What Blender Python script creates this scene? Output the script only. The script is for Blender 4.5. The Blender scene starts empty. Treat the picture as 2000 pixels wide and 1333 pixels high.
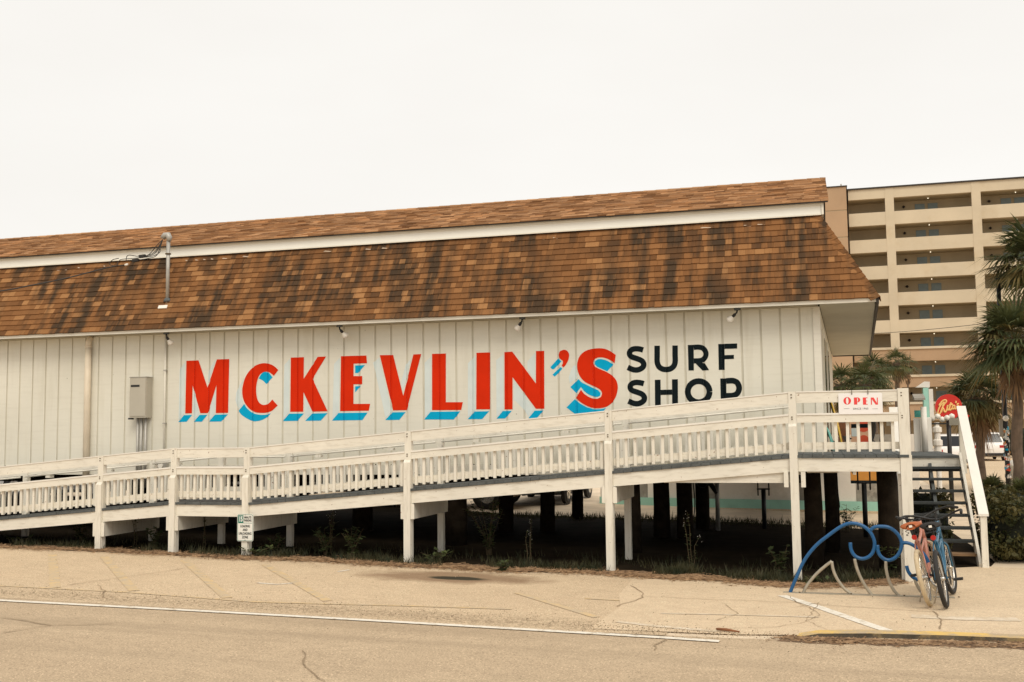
import bpy, bmesh, math, random
from mathutils import Vector, Matrix
from mathutils.geometry import tessellate_polygon
R = math.radians
rnd = random.Random(7)
SC = bpy.context.scene
COL = SC.collection

# ------------------------------------------------------------------ camera
F_PX, PITCH, ROLL, YAW = 2064.3, R(4.8346), R(-0.6727), R(16.192)
DIST, HCAM = 17.37, 2.1
CAM = Vector((0, -DIST, HCAM))
FW = Vector((-math.sin(YAW)*math.cos(PITCH), math.cos(YAW)*math.cos(PITCH), math.sin(PITCH)))
_r0 = Vector((math.cos(YAW), math.sin(YAW), 0)); _u0 = _r0.cross(FW)
RT = math.cos(ROLL)*_r0 + math.sin(ROLL)*_u0
UP = -math.sin(ROLL)*_r0 + math.cos(ROLL)*_u0
cd = bpy.data.cameras.new('camera'); co = bpy.data.objects.new('camera', cd); COL.objects.link(co)
cd.sensor_width = 36.0; cd.lens = 36.0*F_PX/2000.0; cd.clip_start = .1; cd.clip_end = 3000
co.matrix_world = Matrix(((RT.x, UP.x, -FW.x, CAM.x), (RT.y, UP.y, -FW.y, CAM.y), (RT.z, UP.z, -FW.z, CAM.z), (0, 0, 0, 1)))
SC.camera = co

# ------------------------------------------------------------------ world, sun, exposure
SUN_EL, SUN_AZ = R(50), R(152)      # behind the camera and to the right, behind thin cloud
w = bpy.data.worlds.new('World'); SC.world = w; w.use_nodes = True
nt = w.node_tree; nt.nodes.clear()
sky = nt.nodes.new('ShaderNodeTexSky'); sky.sky_type = 'NISHITA'; sky.sun_disc = False
sky.sun_elevation = SUN_EL; sky.sun_rotation = SUN_AZ; sky.dust_density = 3.0
tc = nt.nodes.new('ShaderNodeTexCoord'); mp = nt.nodes.new('ShaderNodeMapping'); mp.inputs['Scale'].default_value = (1.2, 1.2, 3.5)
nz = nt.nodes.new('ShaderNodeTexNoise'); nz.inputs['Scale'].default_value = 1.15; nz.inputs['Detail'].default_value = 5
rp = nt.nodes.new('ShaderNodeValToRGB')
rp.color_ramp.elements[0].position = .3; rp.color_ramp.elements[0].color = (7.95, 7.66, 7.22, 1)
rp.color_ramp.elements[1].position = .7; rp.color_ramp.elements[1].color = (8.62, 8.42, 8.02, 1)
mx = nt.nodes.new('ShaderNodeMix'); mx.data_type = 'RGBA'; mx.inputs[0].default_value = .965
bg = nt.nodes.new('ShaderNodeBackground'); bg.inputs[1].default_value = .1
wo = nt.nodes.new('ShaderNodeOutputWorld')
nt.links.new(tc.outputs['Generated'], mp.inputs[0]); nt.links.new(mp.outputs[0], nz.inputs['Vector'])
nt.links.new(nz.outputs[0], rp.inputs[0]); nt.links.new(sky.outputs[0], mx.inputs[6]); nt.links.new(rp.outputs[0], mx.inputs[7])
nt.links.new(mx.outputs[2], bg.inputs[0]); nt.links.new(bg.outputs[0], wo.inputs[0])
sd = bpy.data.lights.new('sun', 'SUN'); so = bpy.data.objects.new('sun', sd); COL.objects.link(so)
sd.energy = 1.5; sd.angle = R(28); sd.color = (1.0, .93, .80)
sdir = Vector((math.sin(SUN_AZ)*math.cos(SUN_EL), math.cos(SUN_AZ)*math.cos(SUN_EL), math.sin(SUN_EL)))
so.rotation_euler = sdir.to_track_quat('Z', 'Y').to_euler()
SC.view_settings.view_transform = 'Standard'; SC.view_settings.look = 'None'
SC.view_settings.exposure = .24; SC.view_settings.gamma = 1; SC.view_settings.use_curve_mapping = False

# ------------------------------------------------------------------ measuring helpers (photo pixel -> point on a real plane)
def ray(x, y): return FW + (x-1000)/F_PX*RT - (y-666.5)/F_PX*UP
def PY(x, y, Y): d = ray(x, y); return CAM + d*((Y-CAM.y)/d.y)
def PZ(x, y, z=0.): d = ray(x, y); return CAM + d*((z-CAM.z)/d.z)
TILT = .0155
def gz(x): return -TILT*max(min(x, 0.), -30.)
def PG(x, y, up=0.):
    d = ray(x, y); t = -(HCAM-up)/(d.z+TILT*d.x); p = CAM + d*t
    if p.x > 0: p = PZ(x, y, up)
    return p

# ------------------------------------------------------------------ mesh helpers
ORG = {}
class MB:
    def __init__(s): s.v = []; s.f = []; s.m = []; s.tone = None
    def add(s, vs, fs, mi=0):
        b = len(s.v); s.v += [tuple(v) for v in vs]; s.f += [tuple(i+b for i in f) for f in fs]; s.m += [mi]*len(fs); return s
    def hexa(s, p, mi=0):   # 8 points: bottom loop 0-3, top loop 4-7 (ccw from above)
        return s.add(p, [(3, 2, 1, 0), (4, 5, 6, 7), (0, 1, 5, 4), (1, 2, 6, 5), (2, 3, 7, 6), (3, 0, 4, 7)], mi)
    def box(s, x0, x1, y0, y1, z0, z1, mi=0):
        return s.hexa([(x0, y0, z0), (x1, y0, z0), (x1, y1, z0), (x0, y1, z0), (x0, y0, z1), (x1, y0, z1), (x1, y1, z1), (x0, y1, z1)], mi)
    def rbox(s, c, sx, sy, sz, M=None, mi=0):
        c = Vector(c); P = []
        for dz in (-.5, .5):
            for dx, dy in ((-.5, -.5), (.5, -.5), (.5, .5), (-.5, .5)):
                q = Vector((dx*sx, dy*sy, dz*sz)); P.append(c + (M @ q if M else q))
        return s.hexa(P, mi)
    def bar(s, a, b, wy, hz, mi=0):     # sloped board from a to b (centre line), thickness wy in Y/horizontal normal, hz vertical
        a, b = Vector(a), Vector(b); d = (b-a); n = Vector((-d.y, d.x, 0)); n = n.normalized() if n.length > 1e-6 else Vector((0, 1, 0))
        n = n*wy/2; u = Vector((0, 0, hz/2))
        return s.hexa([a-n-u, b-n-u, b+n-u, a+n-u, a-n+u, b-n+u, b+n+u, a+n+u], mi)
    def prism(s, poly, ext, mi=0):      # closed 3D polygon extruded by a vector, concave allowed
        poly = [Vector(p) for p in poly]; e = Vector(ext); n = len(poly)
        tris = tessellate_polygon([poly]); vs = poly + [p+e for p in poly]
        fs = [tuple(t) for t in tris] + [tuple(i+n for i in reversed(t)) for t in tris] + [(i, (i+1) % n, (i+1) % n+n, i+n) for i in range(n)]
        return s.add(vs, fs, mi)
    def flat(s, poly, mi=0):
        poly = [Vector(p) for p in poly]; return s.add(poly, [tuple(t) for t in tessellate_polygon([poly])], mi)
    def tube(s, path, r, n=8, mi=0, cap=True, closed=False):
        path = [Vector(p) for p in path]; rr = r if isinstance(r, (list, tuple)) else [r]*len(path); N = len(path)
        t = (path[1]-path[0]).normalized(); a = Vector((0, 0, 1)) if abs(t.z) < .9 else Vector((1, 0, 0))
        u = t.cross(a).normalized(); vs = []; fs = []
        for i, p in enumerate(path):
            if closed: t2 = path[(i+1) % N]-path[i-1]
            elif i == 0: t2 = path[1]-path[0]
            elif i == N-1: t2 = path[-1]-path[-2]
            else: t2 = (path[i+1]-p).normalized()+(p-path[i-1]).normalized()
            t2 = t2.normalized() if t2.length > 1e-9 else t
            u = (u - t2*u.dot(t2)); u = u.normalized() if u.length > 1e-9 else t2.orthogonal().normalized()
            v = t2.cross(u)
            for k in range(n):
                an = 2*math.pi*k/n; vs.append(p+(u*math.cos(an)+v*math.sin(an))*rr[i])
        for i in range(N if closed else N-1):
            j = (i+1) % N
            for k in range(n): fs.append((i*n+k, i*n+(k+1) % n, j*n+(k+1) % n, j*n+k))
        if cap and not closed: fs += [tuple(range(n))[::-1], tuple((N-1)*n+k for k in range(n))]
        return s.add(vs, fs, mi)
    def lathe(s, prof, c=(0, 0, 0), M=None, n=16, mi=0, capa=True, capb=True):     # prof: (radius, height) about local z
        c = Vector(c); vs = []; fs = []
        for (r, h) in prof:
            for k in range(n):
                an = 2*math.pi*k/n; q = Vector((r*math.cos(an), r*math.sin(an), h)); vs.append(c+(M @ q if M else q))
        for i in range(len(prof)-1):
            for k in range(n): fs.append((i*n+k, i*n+(k+1) % n, (i+1)*n+(k+1) % n, (i+1)*n+k))
        if capa: fs.append(tuple(range(n))[::-1])
        if capb: fs.append(tuple((len(prof)-1)*n+k for k in range(n)))
        return s.add(vs, fs, mi)
    def build(s, name, mats, parent=None, smooth=False, origin=None):
        o_ = origin if origin is not None else (ORG[parent] if parent else Vector((0, 0, 0)))
        me = bpy.data.meshes.new(name)
        me.from_pydata([(v[0]-o_.x, v[1]-o_.y, v[2]-o_.z) for v in s.v], [], s.f)
        if not isinstance(mats, (list, tuple)): mats = [mats]
        for m in mats: me.materials.append(m)
        if len(mats) > 1: me.polygons.foreach_set('material_index', s.m)
        if smooth: me.polygons.foreach_set('use_smooth', [True]*len(s.f))
        if s.tone is not None:
            at = me.attributes.new('tone', 'FLOAT', 'FACE'); at.data.foreach_set('value', s.tone)
        me.update()
        o = bpy.data.objects.new(name, me); COL.objects.link(o)
        if parent: o.parent = parent; ORG[o] = o_
        else: o.location = o_; ORG[o] = o_
        return o
def smooth_by_angle(o, deg=40):
    me = o.data
    me.polygons.foreach_set('use_smooth', [True]*len(me.polygons))
    try: me.set_sharp_from_angle(angle=R(deg))
    except Exception: pass
def thing(name, loc, label, cat, group=None):
    o = bpy.data.objects.new(name, None); COL.objects.link(o); o.location = loc; o.empty_display_size = .2
    ORG[o] = Vector(loc); tag(o, label, cat, group); return o
def tag(o, label=None, cat=None, group=None, kind=None):
    if label: o['label'] = label
    if cat: o['category'] = cat
    if group: o['group'] = group
    if kind: o['kind'] = kind
    return o
def inst(name, mesh, parent, loc, rot=(0, 0, 0), color=None):
    o = bpy.data.objects.new(name, mesh); COL.objects.link(o); o.parent = parent; o.location = Vector(loc)-ORG[parent]; o.rotation_euler = rot
    if color is not None: o.color = (color, color, color, 1)
    return o
def copy_tree(o, parent=None):
    c = o.copy(); COL.objects.link(c); c.parent = parent
    for ch in list(o.children): copy_tree(ch, c)
    return c
def smooth_path(pts, sub=6):
    pts = [Vector(p) for p in pts]; out = []
    for i in range(len(pts)-1):
        p0 = pts[max(i-1, 0)]; p1 = pts[i]; p2 = pts[i+1]; p3 = pts[min(i+2, len(pts)-1)]
        for k in range(sub):
            t = k/sub
            out.append(.5*((2*p1)+(p2-p0)*t+(2*p0-5*p1+4*p2-p3)*t*t+(3*p1-p0-3*p2+p3)*t**3))
    out.append(pts[-1]); return out

# ------------------------------------------------------------------ materials
class NT:
    def __init__(s, name):
        s.m = bpy.data.materials.new(name); s.m.use_nodes = True; s.t = s.m.node_tree; s.t.nodes.clear()
        s.out = s.t.nodes.new('ShaderNodeOutputMaterial'); s.b = s.t.nodes.new('ShaderNodeBsdfPrincipled'); s.l(s.b.outputs[0], s.out.inputs[0])
        s.geo = s.t.nodes.new('ShaderNodeNewGeometry')
    def l(s, a, b): s.t.links.new(a, b)
    def n(s, t): return s.t.nodes.new(t)
    def pos(s, sc=(1, 1, 1), off=(0, 0, 0)):
        m = s.n('ShaderNodeMapping'); m.inputs['Scale'].default_value = sc; m.inputs['Location'].default_value = off; s.l(s.geo.outputs['Position'], m.inputs[0]); return m.outputs[0]
    def noise(s, scale, detail=4, vec=None, rough=.55):
        n = s.n('ShaderNodeTexNoise'); n.inputs['Scale'].default_value = scale; n.inputs['Detail'].default_value = detail; n.inputs['Roughness'].default_value = rough
        s.l(vec if vec is not None else s.geo.outputs['Position'], n.inputs['Vector']); return n.outputs[0]
    def ramp(s, v, a, b, ca=0., cb=1.):
        r = s.n('ShaderNodeMapRange'); r.inputs[1].default_value = a; r.inputs[2].default_value = b; r.inputs[3].default_value = ca; r.inputs[4].default_value = cb
        s.l(v, r.inputs[0]); return r.outputs[0]
    def mix(s, f, a, b, mode='MIX'):
        m = s.n('ShaderNodeMix'); m.data_type = 'RGBA'; m.blend_type = mode
        for v, i in ((f, 0), (a, 6), (b, 7)):
            if hasattr(v, 'links'): s.l(v, m.inputs[i])
            else: m.inputs[i].default_value = v if i == 0 else (tuple(v)+(1,))[:4]
        return m.outputs[2]
    def math(s, op, a, b=None):
        m = s.n('ShaderNodeMath'); m.operation = op
        for v, i in ((a, 0), (b, 1)):
            if v is None: continue
            if hasattr(v, 'links'): s.l(v, m.inputs[i])
            else: m.inputs[i].default_value = v
        return m.outputs[0]
    def bump(s, v, strength=.3, dist=.01):
        b = s.n('ShaderNodeBump'); b.inputs['Strength'].default_value = strength; b.inputs['Distance'].default_value = dist
        s.l(v, b.inputs['Height']); s.l(b.outputs[0], s.b.inputs['Normal'])
    def col(s, c):
        if hasattr(c, 'links'): s.l(c, s.b.inputs['Base Color'])
        else: s.b.inputs['Base Color'].default_value = tuple(c)+(1,)
    def rough(s, v, metal=0., spec=None):
        s.b.inputs['Roughness'].default_value = v; s.b.inputs['Metallic'].default_value = metal
        if spec is not None: s.b.inputs['Specular IOR Level'].default_value = spec
MT = {}
def mat(name, c, rough=.7, var=.12, scale=3., bump=0., bscale=60, metal=0., spec=None, dirt=None, dirtamt=.0):
    t = NT(name); lo = tuple(x*(1-var) for x in c); hi = tuple(min(x*(1+var), .97) for x in c)
    k = t.mix(t.ramp(t.noise(scale, 6), .3, .7), lo, hi)
    if dirt: k = t.mix(t.ramp(t.noise(scale*.6, 8, rough=.7), .52, .75, 0, dirtamt), k, dirt)
    t.col(k); t.rough(rough, metal, spec)
    if bump: t.bump(t.noise(bscale, 5), bump, .01)
    MT[name] = t.m; return t.m
def wood_paint(name, c, stretch, var=.07, dark=(.40, .345, .26), amt=.5, rust=True):
    t = NT(name); lo = tuple(x*(1-var) for x in c); hi = tuple(min(x*(1+var*.6), .95) for x in c)
    k = t.mix(t.ramp(t.noise(1.3, 5), .3, .7), lo, hi)
    g = t.noise(14, 6, t.pos(stretch), .6)
    k = t.mix(t.ramp(g, .5, .78, 0, amt), k, dark)
    if rust:
        k = t.mix(t.ramp(t.noise(23, 2), .70, .75, 0, .8), k, (.20, .09, .035))
    t.col(k); t.rough(.62); t.bump(g, .25, .004); MT[name] = t.m; return t.m
CREAM = (.765, .72, .62)
wood_paint('cream_wood', CREAM, (.35, 1, 1.6))
wood_paint('cream_post', CREAM, (1.6, 1.6, .22))
wood_paint('cream_trim', (.77, .73, .63), (.25, 1, 1.5), rust=False, amt=.2)
wood_paint('white_rail', (.80, .76, .69), (.8, .8, .8), rust=False, amt=.12)
# siding
t = NT('siding')
k = t.mix(t.ramp(t.noise(.55, 6), .3, .7), (.685, .655, .555), (.76, .73, .63))
gr = t.noise(9, 6, t.pos((.16, 1, 1.9)), .6)
k = t.mix(t.ramp(gr, .5, .8, 0, .18), k, (.40, .36, .27))
st = t.noise(3.0, 5, t.pos((1.7, 1, .16)), .55)
k = t.mix(t.ramp(st, .56, .80, 0, .30), k, (.46, .41, .29))
k = t.mix(t.ramp(t.noise(17, 2), .73, .77, 0, .7), k, (.20, .16, .10))
t.col(k); t.rough(.6); t.bump(gr, .22, .004); MT['siding'] = t.m
# shingles: tone from an attribute (joined field) or from the object colour (single shingles)
def shingle_mat(name, src):
    t = NT(name)
    if src == 'attr':
        a = t.n('ShaderNodeAttribute'); a.attribute_name = 'tone'; tone = a.outputs['Fac']
    else:
        a = t.n('ShaderNodeObjectInfo'); sp = t.n('ShaderNodeSeparateColor'); t.l(a.outputs['Color'], sp.inputs[0]); tone = sp.outputs[0]
    r = t.n('ShaderNodeValToRGB'); e = r.color_ramp.elements
    e[0].position = 0; e[0].color = (.105, .050, .021, 1); e[1].position = 1; e[1].color = (.40, .205, .084, 1)
    for p, c in ((.35, (.190, .086, .033, 1)), (.7, (.275, .127, .048, 1))):
        q = e.new(p); q.color = c
    t.l(tone, r.inputs[0])
    k = t.mix(t.ramp(t.noise(90, 3), .3, .7, 0, .55), r.outputs[0], t.mix(1., r.outputs[0], (.62, .58, .55), 'MULTIPLY'))
    # algae streaks running down the slope and broad blotches
    st = t.noise(3.4, 5, t.pos((1.1, .15, .11)), .6)
    bl = t.noise(.55, 3, t.pos((1, 1, 1.2), (7.3, 0, 0)))
    st = t.math('ADD', st, t.ramp(tone, 0, 1, .08, -.09))
    f = t.math('MULTIPLY', t.ramp(st, .40, .58), t.ramp(bl, .33, .53))
    k = t.mix(t.math('MULTIPLY', f, .86), k, (.040, .031, .021))
    t.col(k); t.rough(.95, 0, .15); t.bump(t.noise(130, 3), .5, .004); MT[name] = t.m
shingle_mat('shingle_field', 'attr'); shingle_mat('shingle_single', 'obj')
t = NT('upper_shingle')
a = t.n('ShaderNodeAttribute'); a.attribute_name = 'tone'
k = t.mix(a.outputs['Fac'], (.19, .092, .040), (.60, .345, .175))
k = t.mix(t.ramp(t.noise(3.5, 5, t.pos((.6, 1, 1))), .45, .7, 0, .5), k, (.17, .082, .038))
t.col(k); t.rough(.95, 0, .15); MT['upper_shingle'] = t.m
# ground materials
def asphalt(name, lo, hi, speck=.35, marks=False, slab=False):
    t = NT(name)
    k = t.mix(t.ramp(t.noise(.35, 6, t.pos((.45, 1.3, 1))), .3, .7), lo, hi)
    k = t.mix(t.ramp(t.noise(2.2, 6, rough=.65), .45, .75, 0, .35), k, tuple(x*.72 for x in lo))
    k = t.mix(t.ramp(t.noise(8, 6, t.pos((.7, 1.4, 1)), .7), .40, .66, 0, .38), k, tuple(x*.74 for x in lo))
    fine = t.noise(48, 4, rough=.75)
    k = t.mix(t.ramp(fine, .52, .70, 0, speck), k, tuple(x*.38 for x in lo))
    k = t.mix(t.ramp(t.noise(62, 3), .56, .70, 0, speck*.9), k, tuple(min(x*1.5, .9) for x in hi))
    vo = t.n('ShaderNodeTexVoronoi'); vo.inputs['Scale'].default_value = 22; t.l(t.geo.outputs['Position'], vo.inputs['Vector'])
    k = t.mix(t.ramp(vo.outputs[0], .05, .12, speck*.8, 0), k, tuple(x*.3 for x in lo))
    if marks:   # tyre-worn bands along the carriageway
        b = t.noise(1.1, 4, t.pos((.05, 1.2, 1), (0, 3.1, 0)))
        k = t.mix(t.ramp(b, .52, .66, 0, .42), k, tuple(x*.66 for x in lo))
    else:       # the damp oil stain and dusty patches in the lot
        sep = t.n('ShaderNodeSeparateXYZ'); t.l(t.geo.outputs['Position'], sep.inputs[0])
        def ell(cx, cy, rx, ry, amp):
            dx = t.math('DIVIDE', t.math('SUBTRACT', sep.outputs[0], cx), rx); dy = t.math('DIVIDE', t.math('SUBTRACT', sep.outputs[1], cy), ry)
            r2 = t.math('ADD', t.math('MULTIPLY', dx, dx), t.math('MULTIPLY', dy, dy))
            return t.math('ADD', r2, t.ramp(t.noise(2.5, 5), 0, 1, -amp, amp))
        if not slab:
            gb_ = t.math('ABSOLUTE', t.math('ADD', sep.outputs[1], 6.28))
            gm_ = t.math('MULTIPLY', t.ramp(gb_, .10, .45, 1, 0), t.ramp(t.noise(26, 4, rough=.8), .46, .56))
            k = t.mix(t.math('MULTIPLY', gm_, .7), k, (.20, .14, .085))
            k = t.mix(t.ramp(ell(-5.0, -3.35, 1.35, .55, .9), .35, 1.3, .75, 0), k, (.20, .115, .06))
            k = t.mix(t.ramp(ell(-4.85, -3.42, .46, .17, .7), .5, 1.1, .92, 0), k, (.022, .022, .012))
    t.col(k); t.rough(.92, 0, .25); t.bump(fine, .6, .006); MT[name] = t.m
asphalt('road_asphalt', (.47, .352, .232), (.545, .418, .28), 1., True)
asphalt('lot_asphalt', (.585, .435, .285), (.675, .515, .345), 1.)
asphalt('slab_concrete', (.64, .485, .325), (.72, .56, .385), .7, False, True)
mat('shade_soil', (.022, .016, .010), .95, .35, 2.5, .6, 40, dirt=(.010, .008, .005), dirtamt=.8, spec=.03)  # brown earth lowered to near black, undercroft shade put into its colour
mat('straw_soil', (.19, .115, .062), .95, .35, 3, .6, 40, dirt=(.06, .042, .024), dirtamt=.9)
mat('sand', (.66, .53, .38), .95, .15, 1.4, .7, 30, dirt=(.45, .33, .21), dirtamt=.5)
def worn_paint(name, c, base, lo=.35, hi=.6, scale=9):
    t = NT(name); f = t.ramp(t.noise(scale, 7, rough=.7), lo, hi)
    g = t.mix(t.ramp(t.noise(75, 3), .45, .7, 0, .4), base, tuple(x*.5 for x in base))
    t.col(t.mix(f, g, c)); t.rough(.85); MT[name] = t.m
worn_paint('line_white', (.76, .70, .60), (.48, .375, .25), .32, .48, 12)
worn_paint('line_white_faint', (.72, .62, .49), (.60, .475, .325), .42, .66)
worn_paint('line_yellow', (.66, .46, .22), (.54, .42, .28), .42, .68, 7)
worn_paint('kerb_yellow', (.68, .45, .13), (.46, .35, .22), .40, .58, 5)
mat('kerb_face', (.08, .062, .04), .9, .5, 6, .4, dirt=(.50, .33, .12), dirtamt=1.)
mat('crack', (.30, .215, .13), .95, .3)
mat('groove', (.61, .575, .475), .7, .1, 2)  # backing toned darker than the boards to deepen the groove shadow
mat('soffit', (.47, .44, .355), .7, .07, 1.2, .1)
mat('dark_edge', (.030, .022, .016), .7)
mat('dark_under', (.018, .014, .010), .95, spec=.03)  # underside colour lowered to strengthen the dark below the shop
mat('pile_wood', (.022, .016, .011), .95, .4, 6, .6, 40, dirt=(.06, .05, .035), dirtamt=.4, spec=.08)  # dark wood, taken near black to carry the under-deck shade
mat('deck_grey', (.085, .092, .090), .85, .25, 6, .3)
mat('tread_dark', (.040, .046, .046), .8, .25, 6)
mat('tread_new', (.25, .15, .075), .8, .25, 6)
mat('letter_red', (.66, .028, .004), .85, .05, 4, spec=.1)
mat('letter_blue', (.002, .37, .62), .85, .05, 4, spec=.1)
mat('letter_pale', (.64, .70, .68), .85, .05, 4, spec=.1)
mat('letter_dark', (.007, .012, .014), .85, .1, 4, spec=.1)
mat('pipe_cream', (.70, .60, .46), .55, .1, 2, dirt=(.36, .22, .10), dirtamt=.35)
mat('galv', (.42, .40, .36), .5, .12, 8, metal=.4)
mat('box_grey', (.46, .42, .34), .55, .06, 2)
mat('black_metal', (.012, .012, .012), .5, .2)
mat('black_rubber', (.018, .016, .014), .75, .25)
mat('sealant', (.56, .44, .33), .8, .1)
mat('lamp_white', (.82, .78, .70), .35, .04)
mat('cable', (.03, .026, .022), .6)
mat('sign_white', (.85, .82, .80), .35, .02)
mat('sign_metal', (.79, .775, .71), .35, .02)
mat('sign_green', (.012, .17, .12), .4, .05)
mat('sign_ink', (.02, .03, .025), .5)
mat('open_red', (.80, .055, .050), .45, .03)
mat('ritas_red', (.58, .018, .008), .4, .05)
mat('ritas_yellow', (.90, .58, .22), .4, .03)
mat('rack_blue', (.004, .085, .23), .38, .12, 8)
mat('rack_tan', (.36, .32, .25), .45, .15, 12, metal=.2)
mat('bike_pink', (.50, .21, .145), .3, .05, 8)
mat('bike_blue', (.022, .11, .19), .25, .06, 8)
mat('tyre_cream', (.52, .41, .26), .75, .12, 20)
mat('saddle_tan', (.42, .11, .030), .5, .12, 8)
mat('chrome', (.60, .57, .52), .25, .1, metal=.9)
mat('reflector', (.45, .012, .008), .25)
mat('glass_dark', (.012, .014, .016), .08, .1)
mat('car_silver', (.50, .47, .42), .3, .03, metal=.35)
mat('car_white', (.80, .77, .73), .25, .02)
mat('car_black', (.012, .013, .014), .2)
mat('tail_red', (.40, .012, .010), .25)
mat('apt_cream', (.56, .47, .34), .9, .07, .35, .15, 9, dirt=(.42, .30, .15), dirtamt=.5)
mat('apt_tan', (.40, .265, .16), .9, .08, .3, .15, 9, dirt=(.27, .165, .09), dirtamt=.5)
mat('apt_back', (.42, .335, .215), .9, .1, .5)
mat('apt_door', (.20, .25, .25), .6, .08)
mat('teal', (.36, .66, .55), .6, .12, 2)
mat('teal_deep', (.08, .38, .33), .6, .12, 2)
mat('peel_white', (.84, .78, .70), .7, .08, 1.5, dirt=(.52, .42, .31), dirtamt=.7)
mat('peel_grey', (.30, .275, .235), .8, .3, 3.5, dirt=(.60, .54, .45), dirtamt=1.)
mat('orange', (.58, .25, .04), .6, .08)
mat('mural_red', (.66, .085, .03), .6, .08)
mat('mural_pink', (.72, .42, .26), .6, .08)
mat('board_yellow', (.80, .50, .05), .3, .05)
mat('board_teal', (.16, .46, .40), .35, .08)
mat('wood_brown', (.22, .085, .03), .7, .25, 6)
mat('palm_trunk', (.115, .080, .055), .95, .3, 6, .6, 30)
def leaf_mat(name, c1, c2, trans=.25, scale=1.7):
    t = NT(name); t.col(t.mix(t.ramp(t.noise(scale, 3), .35, .65), c1, c2)); t.rough(.6, 0, .3)
    tr = t.n('ShaderNodeBsdfTranslucent'); tr.inputs[0].default_value = tuple(x*1.2 for x in c2)+(1,); ms = t.n('ShaderNodeMixShader'); ms.inputs[0].default_value = trans
    t.l(t.b.outputs[0], ms.inputs[1]); t.l(tr.outputs[0], ms.inputs[2]); t.l(ms.outputs[0], t.out.inputs[0]); MT[name] = t.m
leaf_mat('palm_green', (.034, .050, .018), (.105, .112, .040), .2, 2.5)
leaf_mat('palm_yellow', (.085, .078, .026), (.19, .135, .045), .2, 2.5)
leaf_mat('palm_dead', (.14, .085, .045), (.27, .16, .075), .15, 3)
leaf_mat('hedge_leaf', (.028, .038, .012), (.105, .085, .025), .2, 3.5)
leaf_mat('weed_leaf', (.045, .068, .026), (.11, .13, .048), .25, 4)
leaf_mat('weed_dry', (.20, .13, .06), (.36, .23, .11), .2, 4)
leaf_mat('grass', (.022, .030, .012), (.075, .065, .028), .2, 4)
leaf_mat('straw', (.13, .07, .032), (.40, .25, .135), .1, 14)
mat('stem_brown', (.10, .07, .035), .9)
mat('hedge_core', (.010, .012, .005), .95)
t = NT('lamp_glow'); t.b.inputs['Emission Color'].default_value = (1, .88, .65, 1); t.b.inputs['Emission Strength'].default_value = 1.2; t.col((.9, .85, .75)); MT['lamp_glow'] = t.m

# ================================================================== SETTING: ground sheets
def clip_poly(poly, ax, val, keep_less):
    out = []; n = len(poly)
    for i in range(n):
        a, b = poly[i], poly[(i+1) % n]; ia = (a[ax] <= val) == keep_less or a[ax] == val; ib = (b[ax] <= val) == keep_less or b[ax] == val
        if ia: out.append(a)
        if ia != ib:
            tt = (val-a[ax])/(b[ax]-a[ax]); out.append(tuple(a[j]+(b[j]-a[j])*tt for j in range(len(a))))
    return out
def ground_sheet(mb, poly, up):
    poly = [Vector((p[0], p[1], 0)) for p in poly]
    for tri in tessellate_polygon([poly]):
        T = [(poly[i].x, poly[i].y) for i in tri]
        for lo, hi in ((-1e4, -30.), (-30., 0.), (0., 1e4)):
            q = clip_poly(clip_poly(T, 0, lo, False), 0, hi, True)
            if len(q) >= 3:
                A = sum(q[i][0]*q[(i+1) % len(q)][1]-q[(i+1) % len(q)][0]*q[i][1] for i in range(len(q)))
                if abs(A) < 1e-7: continue
                if A < 0: q = q[::-1]
                mb.add([(x, y, gz(x)+up) for x, y in q], [tuple(range(len(q)))])
def sheet(name, poly, up, m):
    b = MB(); ground_sheet(b, poly, up); o = b.build(name, MT[m]); o['kind'] = 'structure'; return o
def ribbon(pts, wd):
    pts = [Vector((p[0], p[1], 0)) for p in pts]; L = []; Rr = []
    for i, p in enumerate(pts):
        d = (pts[min(i+1, len(pts)-1)]-pts[max(i-1, 0)]).normalized(); n = Vector((-d.y, d.x, 0))*(wd if not isinstance(wd, (list, tuple)) else wd[i])/2
        L.append(p+n); Rr.append(p-n)
    return [(q.x, q.y) for q in L]+[(q.x, q.y) for q in Rr[::-1]]
sheet('ground', [(-900, -300), (900, -300), (900, 1500), (-900, 1500)], 0, 'sand')
sheet('road', [(-300, -60), (300, -60), (300, -6.30), (3, -6.26), (-.1, -6.38), (-.9, -6.5), (-2.4, -6.62), (-300, -6.62)], .008, 'road_asphalt')
rg = random.Random(5)
sheet('gutter', [(-.5+.12*i, -6.42+.055*i*.12-rg.uniform(.02, .16)) for i in range(60)] + [(6.6-.3*i, -5.9) for i in range(22)] + [(-.35, -6.2)], .0095, 'straw_soil')
edge = [PG(*q) for q in [(-60, 1070), (80, 1073), (180, 1077), (300, 1083), (420, 1091), (520, 1093), (600, 1097), (700, 1101), (800, 1108), (900, 1113), (1000, 1116), (1100, 1119), (1200, 1124), (1290, 1129), (1330, 1130)]]
XS = PG(1232, 1160).x
lot = [(-60, -6.63), (XS+.8, -6.63), (XS+.8, edge[-1].y-.1)] + [(p.x, p.y) for p in edge[::-1] if p.x < XS+.79] + [(-60, -.9)]
parking = sheet('parking_lot', lot, .008, 'lot_asphalt')
sl_edge = [PG(*q) for q in [(1240, 1128), (1330, 1131), (1430, 1138), (1500, 1143), (1560, 1145), (1640, 1146), (1700, 1144), (1760, 1135), (1800, 1118), (1850, 1112), (1925, 1108), (2000, 1112), (2100, 1112)]]
pave = sheet('pavement', [(XS+.002, -6.45), (-.9, -6.32), (-.3, -6.16), (20, -6.0), (20, -.2)] + [(p.x, p.y) for p in sl_edge[::-1]] + [(XS-.115, -4.2), (XS+.055, -5.0)], .012, 'slab_concrete')
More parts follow.
